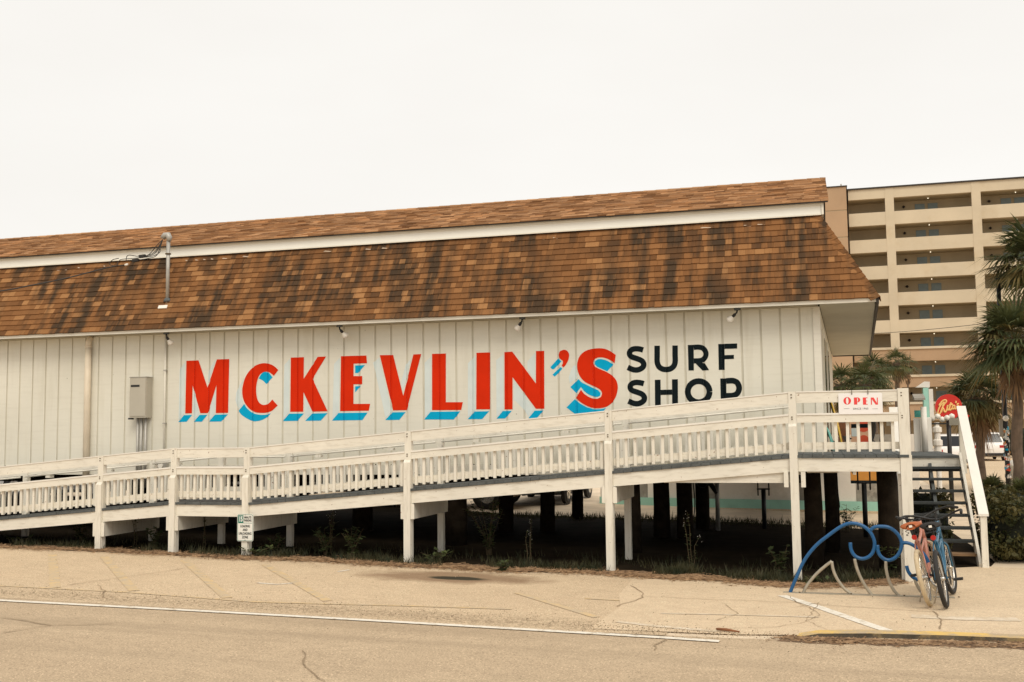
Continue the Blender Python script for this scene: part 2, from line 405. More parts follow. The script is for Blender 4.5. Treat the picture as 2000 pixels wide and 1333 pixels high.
sheet('shade_soil', [(-40, -1.0)] + [(p.x, p.y+.10) for p in edge] + [(p.x, p.y+.10) for p in sl_edge[1:9]] + [(1.25, -.55), (2.3, -.3), (2.5, .5), (2.4, 5.2), (1.4, 5.4), (-.5, 6.3), (-3, 6.7), (-7, 7.0), (-12, 9), (-40, 9)], .004, 'shade_soil')  # dark sheet painting in the shade below ramp, shop and landing
sheet('path', [(3.4, 6), (40, 6), (60, 200), (6, 200)], .006, 'lot_asphalt')
# pine straw strip along the edge of the lot
sb = []; vg = random.Random(8); VE = edge + sl_edge[1:8]
for i in range(len(VE)-1):
    for k in range(10):
        p = VE[i].lerp(VE[i+1], k/10); sb.append((p.x, p.y-.06+.05*math.sin(i*2.3+k*.23)+vg.uniform(-.06, .05)))
sheet('verge', sb + [(x, y+.45+.12*math.sin(j*.17)+vg.uniform(-.05, .05)) for j, (x, y) in enumerate(sb[::-1])], .014, 'straw_soil')
# painted lines and hatching, each one a thin sheet on the asphalt
def line(parent, px_pts, wd, m, up=.013, name='painted_line', taper=None):
    P = [PG(*q) for q in px_pts]; b = MB(); ground_sheet(b, ribbon([(p.x, p.y) for p in P], wd), up); return b.build(name, MT[m], parent)
ORG[parking] = Vector((0, 0, 0)); ORG[pave] = Vector((0, 0, 0))
line(parking, [(-80, 1170.5), (0, 1175.5), (350, 1194), (700, 1213.5), (1050, 1234), (1300, 1249), (1405, 1256)], .10, 'line_white', .017)
for pts, wd in (([(102, 1084), (108, 1150)], .13), ([(203, 1089), (262, 1156)], .13), ([(360, 1096), (444, 1170)], .13), ([(518, 1105), (640, 1176)], .12),
                ([(-40, 1144), (250, 1159), (500, 1178), (810, 1186), (1000, 1192)], .07), ([(1010, 1160), (1165, 1208)], .10), ([(1142, 1171), (1210, 1175)], .06)):
    line(parking, pts, wd, 'line_yellow')
line(parking, [(502, 1140.5), (540, 1143.5), (572, 1141)], .05, 'line_white')
line(parking, [(660, 1118.5), (682, 1115)], .05, 'line_white')
line(pave, [(1528, 1166), (1600, 1189), (1700, 1224), (1748, 1240)], .13, 'line_white', .017)
line(pave, [(1205, 1217), (1290, 1227), (1400, 1236)], .10, 'line_white_faint', .016)
line(pave, [(1290, 1201), (1400, 1203), (1600, 1208.5)], .05, 'line_white_faint', .0165)
line(pave, [(1780, 1206), (1880, 1211), (1990, 1213)], .22, 'line_white_faint', .016)
# cracks and slab joints
def crack(parent, px_pts, wd=.025, jit=.02):
    wd *= .5
    P = [PG(*q) for q in px_pts]; q = []
    for a, b in zip(P[:-1], P[1:]):
        n = max(2, int((b-a).length/.12))
        for k in range(n):
            p = a.lerp(b, k/n); q.append((p.x+rnd.uniform(-jit, jit), p.y+rnd.uniform(-jit, jit)))
    q.append((P[-1].x, P[-1].y)); W = [wd*rnd.uniform(.4, 1.3) for _ in q]
    m = MB()
    for i in range(len(q)-1):
        ground_sheet(m, ribbon([q[i], q[i+1]], [W[i], W[i+1]]), .0195)
    return m.build('crack', MT['crack'], parent)
for pts in ([(1232, 1146), (1258, 1160), (1255, 1170), (1205, 1187)], [(135, 1145), (330, 1117), (362, 1112)], [(190, 1145), (205, 1160), (200, 1170)], [(590, 1273), (595, 1300), (635, 1335)],
            [(0, 1240), (100, 1224), (220, 1222)], [(0, 1210), (60, 1217), (100, 1224)], [(1305, 1252), (1280, 1264), (1278, 1273)]):
    crack(parking, pts, .03)
for pts, wd in (([(1258, 1168), (1420, 1175), (1540, 1179), (1690, 1190), (1822, 1198)], .022), ([(1822, 1197), (1840, 1218), (1836, 1232)], .03), ([(1553, 1190), (1600, 1180), (1575, 1218), (1520, 1228), (1400, 1232)], .016),
                ([(1540, 1165), (1552, 1178), (1580, 1190), (1605, 1205), (1576, 1216), (1616, 1233)], .018), ([(1885, 1156), (1990, 1158)], .014), ([(1410, 1180), (1440, 1202), (1400, 1215)], .014), ([(1910, 1242), (1975, 1252)], .016)):
    crack(pave, pts, wd)
# yellow kerb
KB = thing('kerb', (0, -6.12, 0), 'yellow painted concrete kerb with blackened face at the road edge', 'kerb')
ka = [PG(1556, 1247), PG(1600, 1247), PG(1700, 1249), PG(1850, 1253), PG(2000, 1259), PG(2250, 1264)]
hs = [.014, .045, .055, .055, .055, .055]
for i in range(len(ka)-1):
    for j in range(3):
        a = ka[i].lerp(ka[i+1], j/3); b = ka[i].lerp(ka[i+1], (j+1)/3); ha = hs[i]+(hs[i+1]-hs[i])*j/3; hb = hs[i]+(hs[i+1]-hs[i])*(j+1)/3
        m = MB(); wd = .21
        m.hexa([(a.x, a.y, 0), (b.x, b.y, 0), (b.x, b.y+wd, 0), (a.x, a.y+wd, 0), (a.x, a.y+.012, ha), (b.x, b.y+.012, hb), (b.x, b.y+wd, hb), (a.x, a.y+wd, ha)])
        m.m = [1, 0, 1, 1, 0, 1]
        m.build('kerb_stone', [MT['kerb_yellow'], MT['kerb_face']], KB)

# ================================================================== THE SHOP
SHOP = thing('surf_shop', (-10, 0, .15), 'long cream wooden surf shop on piles with brown shingle mansard roof', 'shop')
GR0, GRP, GRW = -4.2295, .3048, .034      # groove positions along the wall
GRD = .017
WB, WT = 1.52, 4.0                        # siding bottom / top
XL = -20.6
wall = MB().box(XL, .02, GRD+.0003, .16, WB+.01, WT+.05).build('wall', MT['groove'], SHOP)
# boards of the siding, each its own piece
bm_ = MB().hexa([(-.1354, 0, 0), (.1354, 0, 0), (.1354, GRD, 0), (-.1354, GRD, 0), (-.1354, 0, WT-WB), (.1354, 0, WT-WB), (.1354, GRD, WT-WB), (-.1354, GRD, WT-WB)]).build('board', MT['siding'])
me_board = bm_.data; bpy.data.objects.remove(bm_)
for k in range(-53, 13):
    inst('board', me_board, wall, (GR0+GRP*(k+.5), 0, WB))
MB().box(-.252, -.068, 0, GRD, WB, WT).build('board', MT['siding'], wall)
MB().box(-.066, .045, -.022, .013, WB-.02, WT).box(.0215, .045, .0131, .12, WB-.02, WT).build('corner_trim', MT['cream_trim'], SHOP)
MB().box(XL, -.068, -.012, .01, WB-.17, WB-.002).build('skirt_trim', MT['cream_trim'], SHOP)
# side wall (right end) slightly off square, and the narrow rear wing
SX0, SX1, SYB = .04, .355, 12.6
def sx(y, off=0): return SX0+(SX1-SX0)*y/SYB+off
m = MB().hexa([(sx(.12)-.14, .17, WB), (sx(.12), .12, WB), (sx(12.4), 12.4, WB), (sx(12.4)-.14, 12.4, WB), (sx(.12)-.14, .17, WT), (sx(.12), .12, WT), (sx(12.4), 12.4, WT), (sx(12.4)-.14, 12.4, WT)])
m.build('side_wall', MT['siding'], SHOP)
for y0 in [i*.3+.3 for i in range(40)]:
    pass
for y0, y1 in ((1.1, 2.1), (4.2, 5.2)):
    d = MB().hexa([(sx(y0, .001), y0, WB+.1), (sx(y0, .03), y0, WB+.1), (sx(y1, .03), y1, WB+.1), (sx(y1, .001), y1, WB+.1), (sx(y0, .001), y0, 3.75), (sx(y0, .03), y0, 3.75), (sx(y1, .03), y1, 3.75), (sx(y1, .001), y1, 3.75)]).build('door', MT['cream_trim'], SHOP)
    MB().hexa([(sx(y0, .031), y0+.12, WB+.3), (sx(y0, .036), y0+.12, WB+.3), (sx(y1, .036), y1-.12, WB+.3), (sx(y1, .031), y1-.12, WB+.3), (sx(y0, .031), y0+.12, 3.6), (sx(y0, .036), y0+.12, 3.6), (sx(y1, .036), y1-.12, 3.6), (sx(y1, .031), y1-.12, 3.6)]).build('pane', MT['glass_dark'], d)
MB().box(XL, XL+.15, .17, 6.75, WB, WT).box(XL, -2.7, 6.75, 6.9, WB, WT).box(-2.85, -2.7, 6.9, 12.25, WB, WT).box(-2.85, .2, 12.25, 12.4, WB, WT).build('rear_wall', MT['siding'], SHOP)
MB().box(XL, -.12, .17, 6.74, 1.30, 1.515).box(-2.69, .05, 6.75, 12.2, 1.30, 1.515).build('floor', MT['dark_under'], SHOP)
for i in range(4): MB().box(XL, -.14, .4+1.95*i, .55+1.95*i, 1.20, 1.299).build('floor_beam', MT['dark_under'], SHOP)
# roof bodies
EY, EZ, TY, TZ = -.40, 4.06, .42, 5.53
EXR, TXR = .906, .09
def exr(y): return EXR+(1.34-EXR)*(y-EY)/12.86     # right eave line
mans = MB()
mans.hexa([(XL, EY, EZ), (EXR, EY, EZ), (TXR, 1.0, EZ), (XL, 1.0, EZ), (XL, TY, TZ), (TXR, TY, TZ), (TXR, 1.0, TZ), (XL, 1.0, TZ)])
mans.hexa([(TXR-.6, EY+.9, EZ), (EXR-.003, EY+.006, EZ+.003), (1.34, 12.46, EZ), (-2.9, 12.46, EZ), (TXR-.6, TY+.02, TZ-.004), (TXR-.004, TY+.02, TZ-.004), (.52, 12.0, TZ), (-2.9, 12.0, TZ)])
mansard = mans.build('mansard_roof', MT['dark_under'], SHOP)
MB().box(XL, EXR-.02, EY+.012, EY+.03, EZ-.062, EZ-.002).build('eave_fascia', MT['cream_trim'], SHOP)
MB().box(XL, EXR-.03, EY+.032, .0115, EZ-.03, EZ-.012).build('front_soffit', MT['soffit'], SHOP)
s = MB(); n = 18
for i in range(n):
    y0 = -.0 + 12.42*i/n; y1 = -.0+12.42*(i+1)/n-.006
    s.hexa([(sx(y0, .006), y0, EZ-.05), (exr(y0)-.035, y0, EZ-.05), (exr(y1)-.035, y1, EZ-.05), (sx(y1, .006), y1, EZ-.05), (sx(y0, .006), y0, EZ-.02), (exr(y0)-.035, y0, EZ-.02), (exr(y1)-.035, y1, EZ-.02), (sx(y1, .006), y1, EZ-.02)])
s.box(.046, EXR-.035, EY+.034, -.004, EZ-.05, EZ-.031)
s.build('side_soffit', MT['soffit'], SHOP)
MB().hexa([(exr(EY)-.03, EY, EZ-.075), (exr(EY)+.012, EY, EZ-.075), (exr(12.46)+.012, 12.46, EZ-.075), (exr(12.46)-.03, 12.46, EZ-.075), (exr(EY)-.03, EY, EZ+.0), (exr(EY)+.012, EY, EZ+.0), (exr(12.46)+.012, 12.46, EZ+.0), (exr(12.46)-.03, 12.46, EZ+.0)]).build('drip_edge', MT['dark_edge'], SHOP)
MB().box(.37, 1.30, 12.43, 12.47, EZ-.075, EZ-.002).build('drip_edge', MT['dark_edge'], SHOP)
# shingles on the front slope
SL = math.hypot(TY-EY, TZ-EZ); SA = math.atan2(TZ-EZ, TY-EY); NC = 14; EXPO = SL/NC
sdv = Vector((0, math.cos(SA), math.sin(SA))); snv = Vector((0, -math.sin(SA), math.cos(SA)))
def hipx(sv): return EXR+(TXR-EXR)*sv/SL-.02
cells = []
for c in range(NC):
    x = XL+rnd.uniform(0, .2)
    while x < hipx(c*EXPO):
        wd = rnd.choice((.10, .12, .14, .16, .2, .24)); wd *= rnd.uniform(.9, 1.1); x1 = min(x+wd, hipx(c*EXPO)+.03)
        tn = rnd.gauss(.56, .11)
        if rnd.random() < .15: tn = rnd.uniform(.72, .98)
        if rnd.random() < .14: tn = rnd.uniform(.2, .4)
        cells.append((c, x, x1, min(max(tn, 0), 1), rnd.uniform(-.004, .004))); x = x1
def shingle_pts(c, x0, x1, jit, base=None):
    s0 = c*EXPO-.012+jit; s1 = min((c+1)*EXPO+.05, SL)
    o0 = Vector((0, EY, EZ)); h0, h1 = .030, .006
    def P(x, sv, h): return o0+Vector((x, 0, 0))+sdv*sv+snv*h
    e1 = min(x1, hipx(max(s0, 0))+.03); t1 = min(x1, hipx(s1)+.03); t0 = min(x0, t1-.004)
    return [P(x0, s0, h0-.024), P(e1-.003, s0, h0-.024), P(t1-.003, s1, h1-.005), P(t0, s1, h1-.005), P(x0, s0, h0), P(e1-.003, s0, h0), P(t1-.003, s1, h1), P(t0, s1, h1)]
order = sorted(range(len(cells)), key=lambda i: -cells[i][2])
single = set(order[:298]); fld = MB(); fld.tone = []
for i, (c, x0, x1, tn, jit) in enumerate(cells):
    pts = shingle_pts(c, x0, x1, jit)
    if i in single:
        o = MB().hexa(pts).build('shingle', MT['shingle_single'], mansard); o.color = (tn, tn, tn, 1)
    else:
        fld.hexa(pts); fld.tone += [tn]*6
# right-hand slope (seen only from the side)
for c in range(NC):
    s0 = c/NC; s1 = (c+1)/NC+.02; y = EY+.2
    while y < 12.3:
        y1 = y+rnd.uniform(.2, .42)
        def Q(yy, sv, h):
            xe = exr(yy); xt = .09+(.52-.09)*(yy-TY)/11.58
            yy2 = yy if yy > TY else yy+(TY-yy)*0; return Vector((xe+(xt-xe)*sv+h*.87, yy2, EZ+(TZ-EZ)*sv+h*.48))
        if y > EY+(TY-EY)*s1:
            fld.hexa([Q(y, s0, .006), Q(y1-.004, s0, .006), Q(y1-.004, s1, .001), Q(y, s1, .001), Q(y, s0, .02), Q(y1-.004, s0, .02), Q(y1-.004, s1, .006), Q(y, s1, .006)]); fld.tone += [min(max(rnd.gauss(.55, .15), 0), 1)]*6
        y = y1
o = fld.build('shingle_field', MT['shingle_field'], mansard); o['kind'] = 'stuff'
# hip caps
ha, hb = Vector((EXR, EY, EZ)), Vector((TXR, TY, TZ)); nh = 17
hd = (hb-ha); hl = hd.length; hd.normalize(); fl = Vector((-1, 0, 0)); fl = (fl-hd*fl.dot(hd)).normalized(); fr = Vector((0, 1, 0)); fr = (fr-hd*fr.dot(hd)).normalized()
up_ = (-fl-fr).normalized()
for i in range(nh):
    a = ha+hd*(hl*i/nh-.015); b = ha+hd*(hl*(i+1)/nh+.03); W = .135; m = MB()
    A = [a+fl*W+up_*.024, a+up_*.046, a+fr*W+up_*.024, b+fl*W+up_*.016, b+up_*.030, b+fr*W+up_*.016]
    B = [p-up_*.012 for p in A]
    m.add(A+B, [(0, 1, 4, 3), (1, 2, 5, 4), (6, 9, 10, 7), (7, 10, 11, 8), (0, 6, 7, 1), (1, 7, 8, 2), (0, 3, 9, 6), (2, 8, 11, 5), (3, 4, 10, 9), (4, 5, 11, 10)])
    o = m.build('hip_shingle', MT['shingle_single'], mansard); q = min(max(rnd.gauss(.55, .16), .2), 1); o.color = (q, q, q, 1)
# white lumps of sealant where the mansard meets the fascia
for px_, py_, ln in ((115, 525, .1), (130, 524, .08), (155, 520, .07), (205, 517, .06), (365, 506, .05), (385, 505, .09), (400, 504, .07), (415, 503, .07), (440, 502, .16), (480, 498, .14), (640, 488, .18), (720, 484, .15), (752, 482, .16), (955, 471, .2), (995, 468, .07), (1060, 464, .14), (1085, 462, .14), (1380, 442, .26), (1460, 438, .2), (1487, 436, .2)):
    p = PY(px_, py_+4, TY-.06); m = MB(); m.tube([p+Vector((-ln/2, 0, 0)), p+Vector((-ln/4, -.01, .006)), p+Vector((ln/4, -.012, -.004)), p+Vector((ln/2, 0, 0))], [.006, .014, .012, .006], 6)
    m.build('sealant', MT['sealant'], mansard, True)
# upper roof
RY, RZ = 3.6, 6.875; FT = 5.795
MB().box(XL, .125, TY-.03, TY+.02, TZ+.022, FT-.045).build('roof_fascia', MT['sign_metal'], SHOP)
MB().box(XL, .135, TY-.052, TY-.0315, FT-.09, FT-.046).build('fascia_trim', MT['cream_trim'], SHOP)
MB().box(XL, .12, TY-.06, TY-.0315, TZ+.012, TZ+.035).build('fascia_flashing', MT['cream_trim'], SHOP)
MB().hexa([(.128, TY-.05, TZ+.02), (.165, TY-.05, TZ+.02), (.165, 6.9, TZ+.02), (.128, 6.9, TZ+.02), (.128, TY-.05, FT-.04), (.165, TY-.05, FT-.04), (.165, 6.9, FT-.04), (.128, 6.9, FT-.04)]).build('gable_board', MT['cream_trim'], SHOP)
gb = MB().prism([(-.1, TY+.02, FT-.05), (-.1, RY, RZ-.05), (-.1, 2*RY-TY, FT-.05)], (.22, 0, 0)); gb.build('gable_wall', MT['siding'], SHOP)
ur = MB().prism([(XL, TY-.10, FT-.035), (XL, RY, RZ), (XL, 2*RY-TY+.1, FT-.035), (XL, 2*RY-TY+.1, FT-.06), (XL, RY, RZ-.045), (XL, TY-.10, FT-.06)], (.235-XL, 0, 0))
upper = ur.build('upper_roof', MT['dark_edge'], SHOP)
uf = MB(); uf.tone = []
ul = math.hypot(RY-TY+.1, RZ-FT+.035); ud = Vector((0, RY-TY+.1, RZ-FT+.035)).normalized(); un = Vector((0, -ud.z, ud.y)); NU = 25; ue = ul/NU
for c in range(NU):
    x = XL+rnd.uniform(0, .3)
    while x < .23:
        x1 = min(x+rnd.uniform(.14, .34), .25); h = rnd.uniform(.014, .026); s0 = c*ue-.01+rnd.uniform(-.006, .006); s1 = min((c+1)*ue+.03, ul)
        o0 = Vector((0, TY-.10, FT-.035))
        P = lambda xx, sv, hh: o0+Vector((xx, 0, 0))+ud*sv+un*hh
        uf.hexa([P(x, s0, .002), P(x1-.004, s0, .002), P(x1-.004, s1, .001), P(x, s1, .001), P(x, s0, h), P(x1-.004, s0, h), P(x1-.004, s1, .004), P(x, s1, .004)]); uf.tone += [min(max(rnd.gauss(.5, .28), 0), 1)]*6
        x = x1
x = XL
while x < .2:
    x1 = min(x+.24, .25); uf.hexa([(x, RY-.12, RZ-.035), (x1, RY-.12, RZ-.035), (x1, RY+.12, RZ-.035), (x, RY+.12, RZ-.035), (x, RY-.02, RZ+.024), (x1, RY-.02, RZ+.018), (x1, RY+.02, RZ+.018), (x, RY+.02, RZ+.024)]); uf.tone += [rnd.uniform(.2, .8)]*6; x = x1+.004
o = uf.build('shingle_field', MT['upper_shingle'], upper); o['kind'] = 'stuff'
# back slope and wing deck
MB().hexa([(XL, 6.7, EZ), (-2.9, 6.7, EZ), (-2.9, 7.3, EZ), (XL, 7.3, EZ), (XL, 6.72, TZ), (-2.9, 6.72, TZ), (-2.9, 6.74, TZ), (XL, 6.74, TZ)]).build('rear_mansard', MT['upper_shingle'], SHOP)

# ---- painted lettering on the wall
def wall_paint(name, polys, m, off, parent, label=None):
    mb = MB()
    for poly in polys:
        P = [PY(x, y, 0) for x, y in poly]; P = [Vector((p.x, p.z, 0)) for p in P]
        x0 = min(p.x for p in P); x1 = max(p.x for p in P)
        k0 = int(math.floor((x0-GR0)/GRP))-1; k1 = int(math.ceil((x1-GR0)/GRP))+1
        for tri in tessellate_polygon([P]):
            T = [(P[i].x, P[i].y) for i in tri]
            for k in range(k0, k1+1):
                g = GR0+k*GRP
                for e_, dx_ in ((g-GRW/2, .0006), (g+GRW/2, -.0006)):      # paint on the flanks of the groove
                    zz = []
                    for i in range(3):
                        u_, v_ = T[i], T[(i+1) % 3]
                        if (u_[0]-e_)*(v_[0]-e_) < 0: zz.append(u_[1]+(v_[1]-u_[1])*(e_-u_[0])/(v_[0]-u_[0]))
                    if len(zz) == 2 and abs(zz[0]-zz[1]) > 1e-5:
                        mb.add([(e_+dx_, -off, zz[0]), (e_+dx_, GRD-off, zz[0]), (e_+dx_, GRD-off, zz[1]), (e_+dx_, -off, zz[1])], [(0, 1, 2, 3)])
                for a, b, yy in ((g-GRW/2, g+GRW/2, GRD-off), (g+GRW/2, g+GRP-GRW/2, -off)):
                    if k == 12 and yy < 0: b = -.068
                    q = clip_poly(clip_poly(T, 0, a, False), 0, b, True)
                    if len(q) < 3: continue
                    A = sum(q[i][0]*q[(i+1) % len(q)][1]-q[(i+1) % len(q)][0]*q[i][1] for i in range(len(q)))
                    if abs(A) < 1e-6: continue
                    if A < 0: q = q[::-1]
                    mb.add([(x, yy, z) for x, z in q], [tuple(range(len(q)))])
    o = mb.build(name, MT[m], parent)
    if label: o['label'] = label
    return o
A = lambda L: [(330+x/4., 650+y/4.) for x, y in L]
B = lambda L: [(800+x/4.651, 650+y/4.651) for x, y in L]
C = lambda L: [(1070+x/4.651, 600+y/4.651) for x, y in L]
def sm(L, sub=3):
    n = len(L); out = []
    for i in range(n):
        p0, p1, p2, p3 = [Vector((*L[(i+j) % n], 0)) for j in (-1, 0, 1, 2)]
        if (p1-p0).angle(p2-p1) > .7 or (p2-p1).angle(p3-p2) > .7: out.append((p1.x, p1.y)); continue
        for k in range(sub):
            t = k/sub; q = .5*((2*p1)+(p2-p0)*t+(2*p0-5*p1+4*p2-p3)*t*t+(3*p1-p0-3*p2+p3)*t**3); out.append((q.x, q.y))
    return out
LET = [
 ('M', A, [(137,221),(232,217),(302,430),(375,210),(472,207),(463,627),(367,629),(372,410),(305,629),(246,630),(186,413),(180,630),(128,632)],
  [[(118,645),(182,643),(138,697),(73,699)],[(240,643),(302,642),(258,696),(193,697)],[(360,641),(462,639),(408,695),(312,696)]],
  [[(127,232),(120,632),(75,688),(84,285)],[(191,440),(238,634),(196,686),(188,640)],[(366,440),(359,634),(316,686),(309,640)],[(310,300),(352,225),(366,212),(305,400)]]),
 ('C', A, sm([(855,293),(835,272),(800,250),(760,240),(720,242),(670,262),(625,305),(595,355),(578,415),(573,460),(580,515),(600,560),(635,600),(675,622),(720,628),(765,625),(810,608),(850,570),(808,523),(790,545),(762,562),(735,565),(708,550),(690,515),(682,460),(684,410),(697,355),(715,325),(745,307),(775,307),(800,320),(820,338)]),
  [sm([(588,558),(605,585),(630,610),(665,632),(715,642),(765,640),(797,630),(775,655),(735,680),(690,692),(650,690),(600,665),(565,640),(543,612)]), sm([(702,358),(715,335),(735,312),(755,307),(785,318),(810,350),(762,402),(735,375)])],
  [[(590,362),(550,410),(526,470),(520,530),(543,602),(583,556),(566,510),(562,460),(568,410)]]),
 ('K', A, [(953,196),(1055,192),(1053,362),(1162,190),(1228,187),(1122,362),(1240,615),(1122,618),(1052,465),(1050,618),(948,619)],
  [[(940,633),(1055,632),(1003,690),(888,692)],[(1120,632),(1240,629),(1187,688),(1065,690)]], [[(945,205),(938,625),(890,684),(902,252)],[(1060,490),(1116,622),(1068,682),(1060,634)]]),
 ('E', A, [(1345,185),(1543,179),(1548,240),(1443,243),(1443,340),(1511,340),(1510,404),(1443,404),(1442,557),(1572,557),(1562,610),(1338,614)],
  [[(1325,628),(1553,625),(1512,684),(1274,688)],[(1455,257),(1532,254),(1478,316),(1455,316)],[(1455,420),(1498,417),(1455,467)]], [[(1336,195),(1329,620),(1278,680),(1290,245)]]),
 ('V', A, [(1648,177),(1752,175),(1831,495),(1910,171),(1971,168),(1858,606),(1752,608)], [[(1745,623),(1850,621),(1800,682),(1690,684)]],
  [[(1643,195),(1742,616),(1692,672),(1670,560),(1595,235)],[(1892,205),(1829,462),(1812,400),(1850,250)]]),
 ('L', B, [(205,194),(330,190),(330,633),(484,632),(470,703),(205,705)], [[(190,720),(460,716),(402,790),(133,790)]], [[(196,215),(196,712),(138,780),(137,275)]]),
 ('I', B, [(608,184),(729,180),(729,697),(606,698)], [[(590,717),(723,714),(660,786),(528,787)]], [[(599,210),(597,706),(530,777),(530,278)]]),
 ('N', B, [(862,178),(933,173),(1148,463),(1149,168),(1223,166),(1225,692),(1148,692),(936,405),(936,698),(863,698)], [[(848,712),(930,711),(868,780),(790,782)],[(1137,709),(1217,707),(1155,778),(1080,779)]],
  [[(853,200),(852,705),(790,772),(787,250)],[(944,432),(1138,702),(1085,772),(1040,700),(950,610)],[(1141,180),(1141,438),(1072,345),(1070,265)]]),
 ('apostrophe', B, sm([(1353,195),(1368,168),(1400,156),(1430,165),(1447,190),(1449,215),(1440,255),(1418,295),(1398,317),(1382,300),(1392,280),(1393,258),(1375,245),(1358,225)]),
  [[(1350,235),(1380,262),(1312,332),(1295,333),(1278,315)],[(1372,312),(1388,328),(1355,365),(1318,400),(1298,382)]], []),
 ('S', B, sm([(1873,203),(1863,280),(1840,262),(1800,240),(1760,228),(1715,227),(1685,240),(1670,262),(1672,290),(1690,312),(1730,332),(1790,358),(1840,390),(1875,430),(1890,475),(1890,520),(1875,580),(1845,630),(1805,665),(1760,682),(1700,688),(1640,678),(1580,650),(1535,618),(1510,592),(1557,520),(1580,550),(1620,580),(1665,598),(1710,600),(1738,585),(1748,558),(1740,530),(1715,508),(1660,482),(1600,452),(1560,415),(1535,370),(1523,320),(1526,265),(1545,215),(1585,175),(1640,152),(1705,143),(1770,147),(1825,170)]),
  [sm([(1680,285),(1685,258),(1710,242),(1750,242),(1800,258),(1852,290),(1795,352),(1760,335),(1700,308)]), sm([(1535,422),(1560,450),(1610,475),(1670,505),(1715,525),(1735,550),(1730,575),(1705,585),(1665,578),(1620,558),(1580,525),(1557,495),(1515,550),(1460,495)]),
   [(1500,605),(1550,645),(1610,678),(1680,697),(1740,695),(1785,685),(1760,715),(1700,750),(1600,765),(1510,745),(1425,680)]], [[(1515,300),(1490,300),(1463,350),(1445,410),(1455,460),(1525,415),(1516,360)]])]
for nm, T, red, blues, pales in LET:
    o = wall_paint('painted_letter', [T(red)], 'letter_red', .0045, SHOP, 'red painted ' + ('apostrophe' if nm == 'apostrophe' else 'letter '+nm) + ' with blue drop shadow')
    for b in blues: wall_paint('letter_shadow', [T(b)], 'letter_blue', .003, o)
    for b in pales: wall_paint('letter_side', [T(b)], 'letter_pale', .0018, o)
def stroke(pts, wd, sub=5):
    P = smooth_path([(x, y, 0) for x, y in pts], sub) if sub > 1 else [Vector((x, y, 0)) for x, y in pts]; L = []; Rr = []
    for i, p in enumerate(P):
        d = (P[min(i+1, len(P)-1)]-P[max(i-1, 0)]).normalized(); n = Vector((-d.y, d.x, 0))*wd/2; L.append(p+n); Rr.append(p-n)
    return [[(L[i].x, L[i].y), (L[i+1].x, L[i+1].y), (Rr[i+1].x, Rr[i+1].y), (Rr[i].x, Rr[i].y)] for i in range(len(P)-1)]
S1 = [(866,391),(832,382),(790,380),(755,393),(742,422),(757,450),(805,468),(852,488),(872,520),(860,550),(822,570),(778,570),(726,549)]
def arc(cx, cy, rx, ry, n=28): return [(cx+rx*math.cos(2*math.pi*i/n), cy+ry*math.sin(2*math.pi*i/n)) for i in range(n+1)]
DK = [('S', [stroke(S1, 50)]), ('U', [stroke([(993,352),(993,430),(994,500),(1010,542),(1043,564),(1078,568),(1114,561),(1145,535),(1157,495),(1156,430),(1156,350)], 50)]),
 ('R', [[[(1272,346),(1325,344),(1327,577),(1278,578)]], stroke([(1326,367),(1370,365),(1412,377),(1437,420),(1425,463),(1390,486),(1327,490)], 47), [[(1343,514),(1392,505),(1427,512),(1465,574),(1405,577)]]]),
 ('F', [[[(1548,337),(1605,335),(1607,571),(1553,572)]], [[(1606,335),(1720,331),(1720,378),(1606,381)]], [[(1606,438),(1690,435),(1691,472),(1606,475)]]]),
 ('S', [stroke([(x+6, y+306) for x, y in S1], 50)]), ('H', [[[(972,662),(1024,660),(1026,892),(974,894)]], [[(1128,658),(1181,656),(1183,888),(1130,890)]], [[(1025,753),(1128,750),(1129,797),(1026,799)]]]),
 ('O', [stroke(arc(1370, 770, 99, 96), 54, 1)]),
 ('P', [[[(1566,650),(1620,648),(1624,882),(1572,884)]], stroke([(1621,672),(1680,670),(1720,688),(1738,735),(1722,783),(1682,804),(1622,807)], 52)])]
for nm, groups in DK:
    base = None
    for gi, g in enumerate(groups):
        if base is None: base = wall_paint('painted_letter', [C(p) for p in g], 'letter_dark', .003, SHOP, 'near black painted letter %s of the shop sign' % nm)
        else: wall_paint('letter_stroke', [C(p) for p in g], 'letter_dark', .003+.0006*gi, base)

# ---- fittings on the wall and roof
def shop_part(name): pass
# downspout
q0, q1 = PY(174, 662, -.06), PY(168, 905, -.06)
DS = thing('downspout', (q0.x, -.06, 1.3), 'stained cream drainpipe running down the wall left of the meter box', 'pipe')
m = MB(); xx = q0.x
m.tube([(xx, .0, 3.985), (xx, -.03, 3.97), (xx, -.07, 3.90), (xx, -.075, 3.80)], .056, 10); m.build('elbow', MT['pipe_cream'], DS, True)
MB().lathe([(.062, 0), (.062, .03)], (xx, -.075, 3.79), n=12).build('coupling', MT['pipe_cream'], DS)
MB().tube([(xx, -.075, 3.80), (xx, -.075, 2.7), (xx+.01, -.075, .9)], .062, 10).build('pipe', MT['pipe_cream'], DS, True)
# thin conduit under the first floodlight
q = PY(323, 700, -.03)
CN = thing('conduit', (q.x, -.03, 1.3), 'thin white conduit running down the wall just left of the red letters', 'pipe')
MB().tube([(q.x, -.03, 3.99), (q.x, -.03, 1.35)], .018, 8).build('pipe', MT['cream_trim'], CN, True)
for z in (3.3, 2.3, 1.75): MB().box(q.x-.03, q.x+.03, -.052, -.002, z, z+.02).build('clip', MT['galv'], CN)
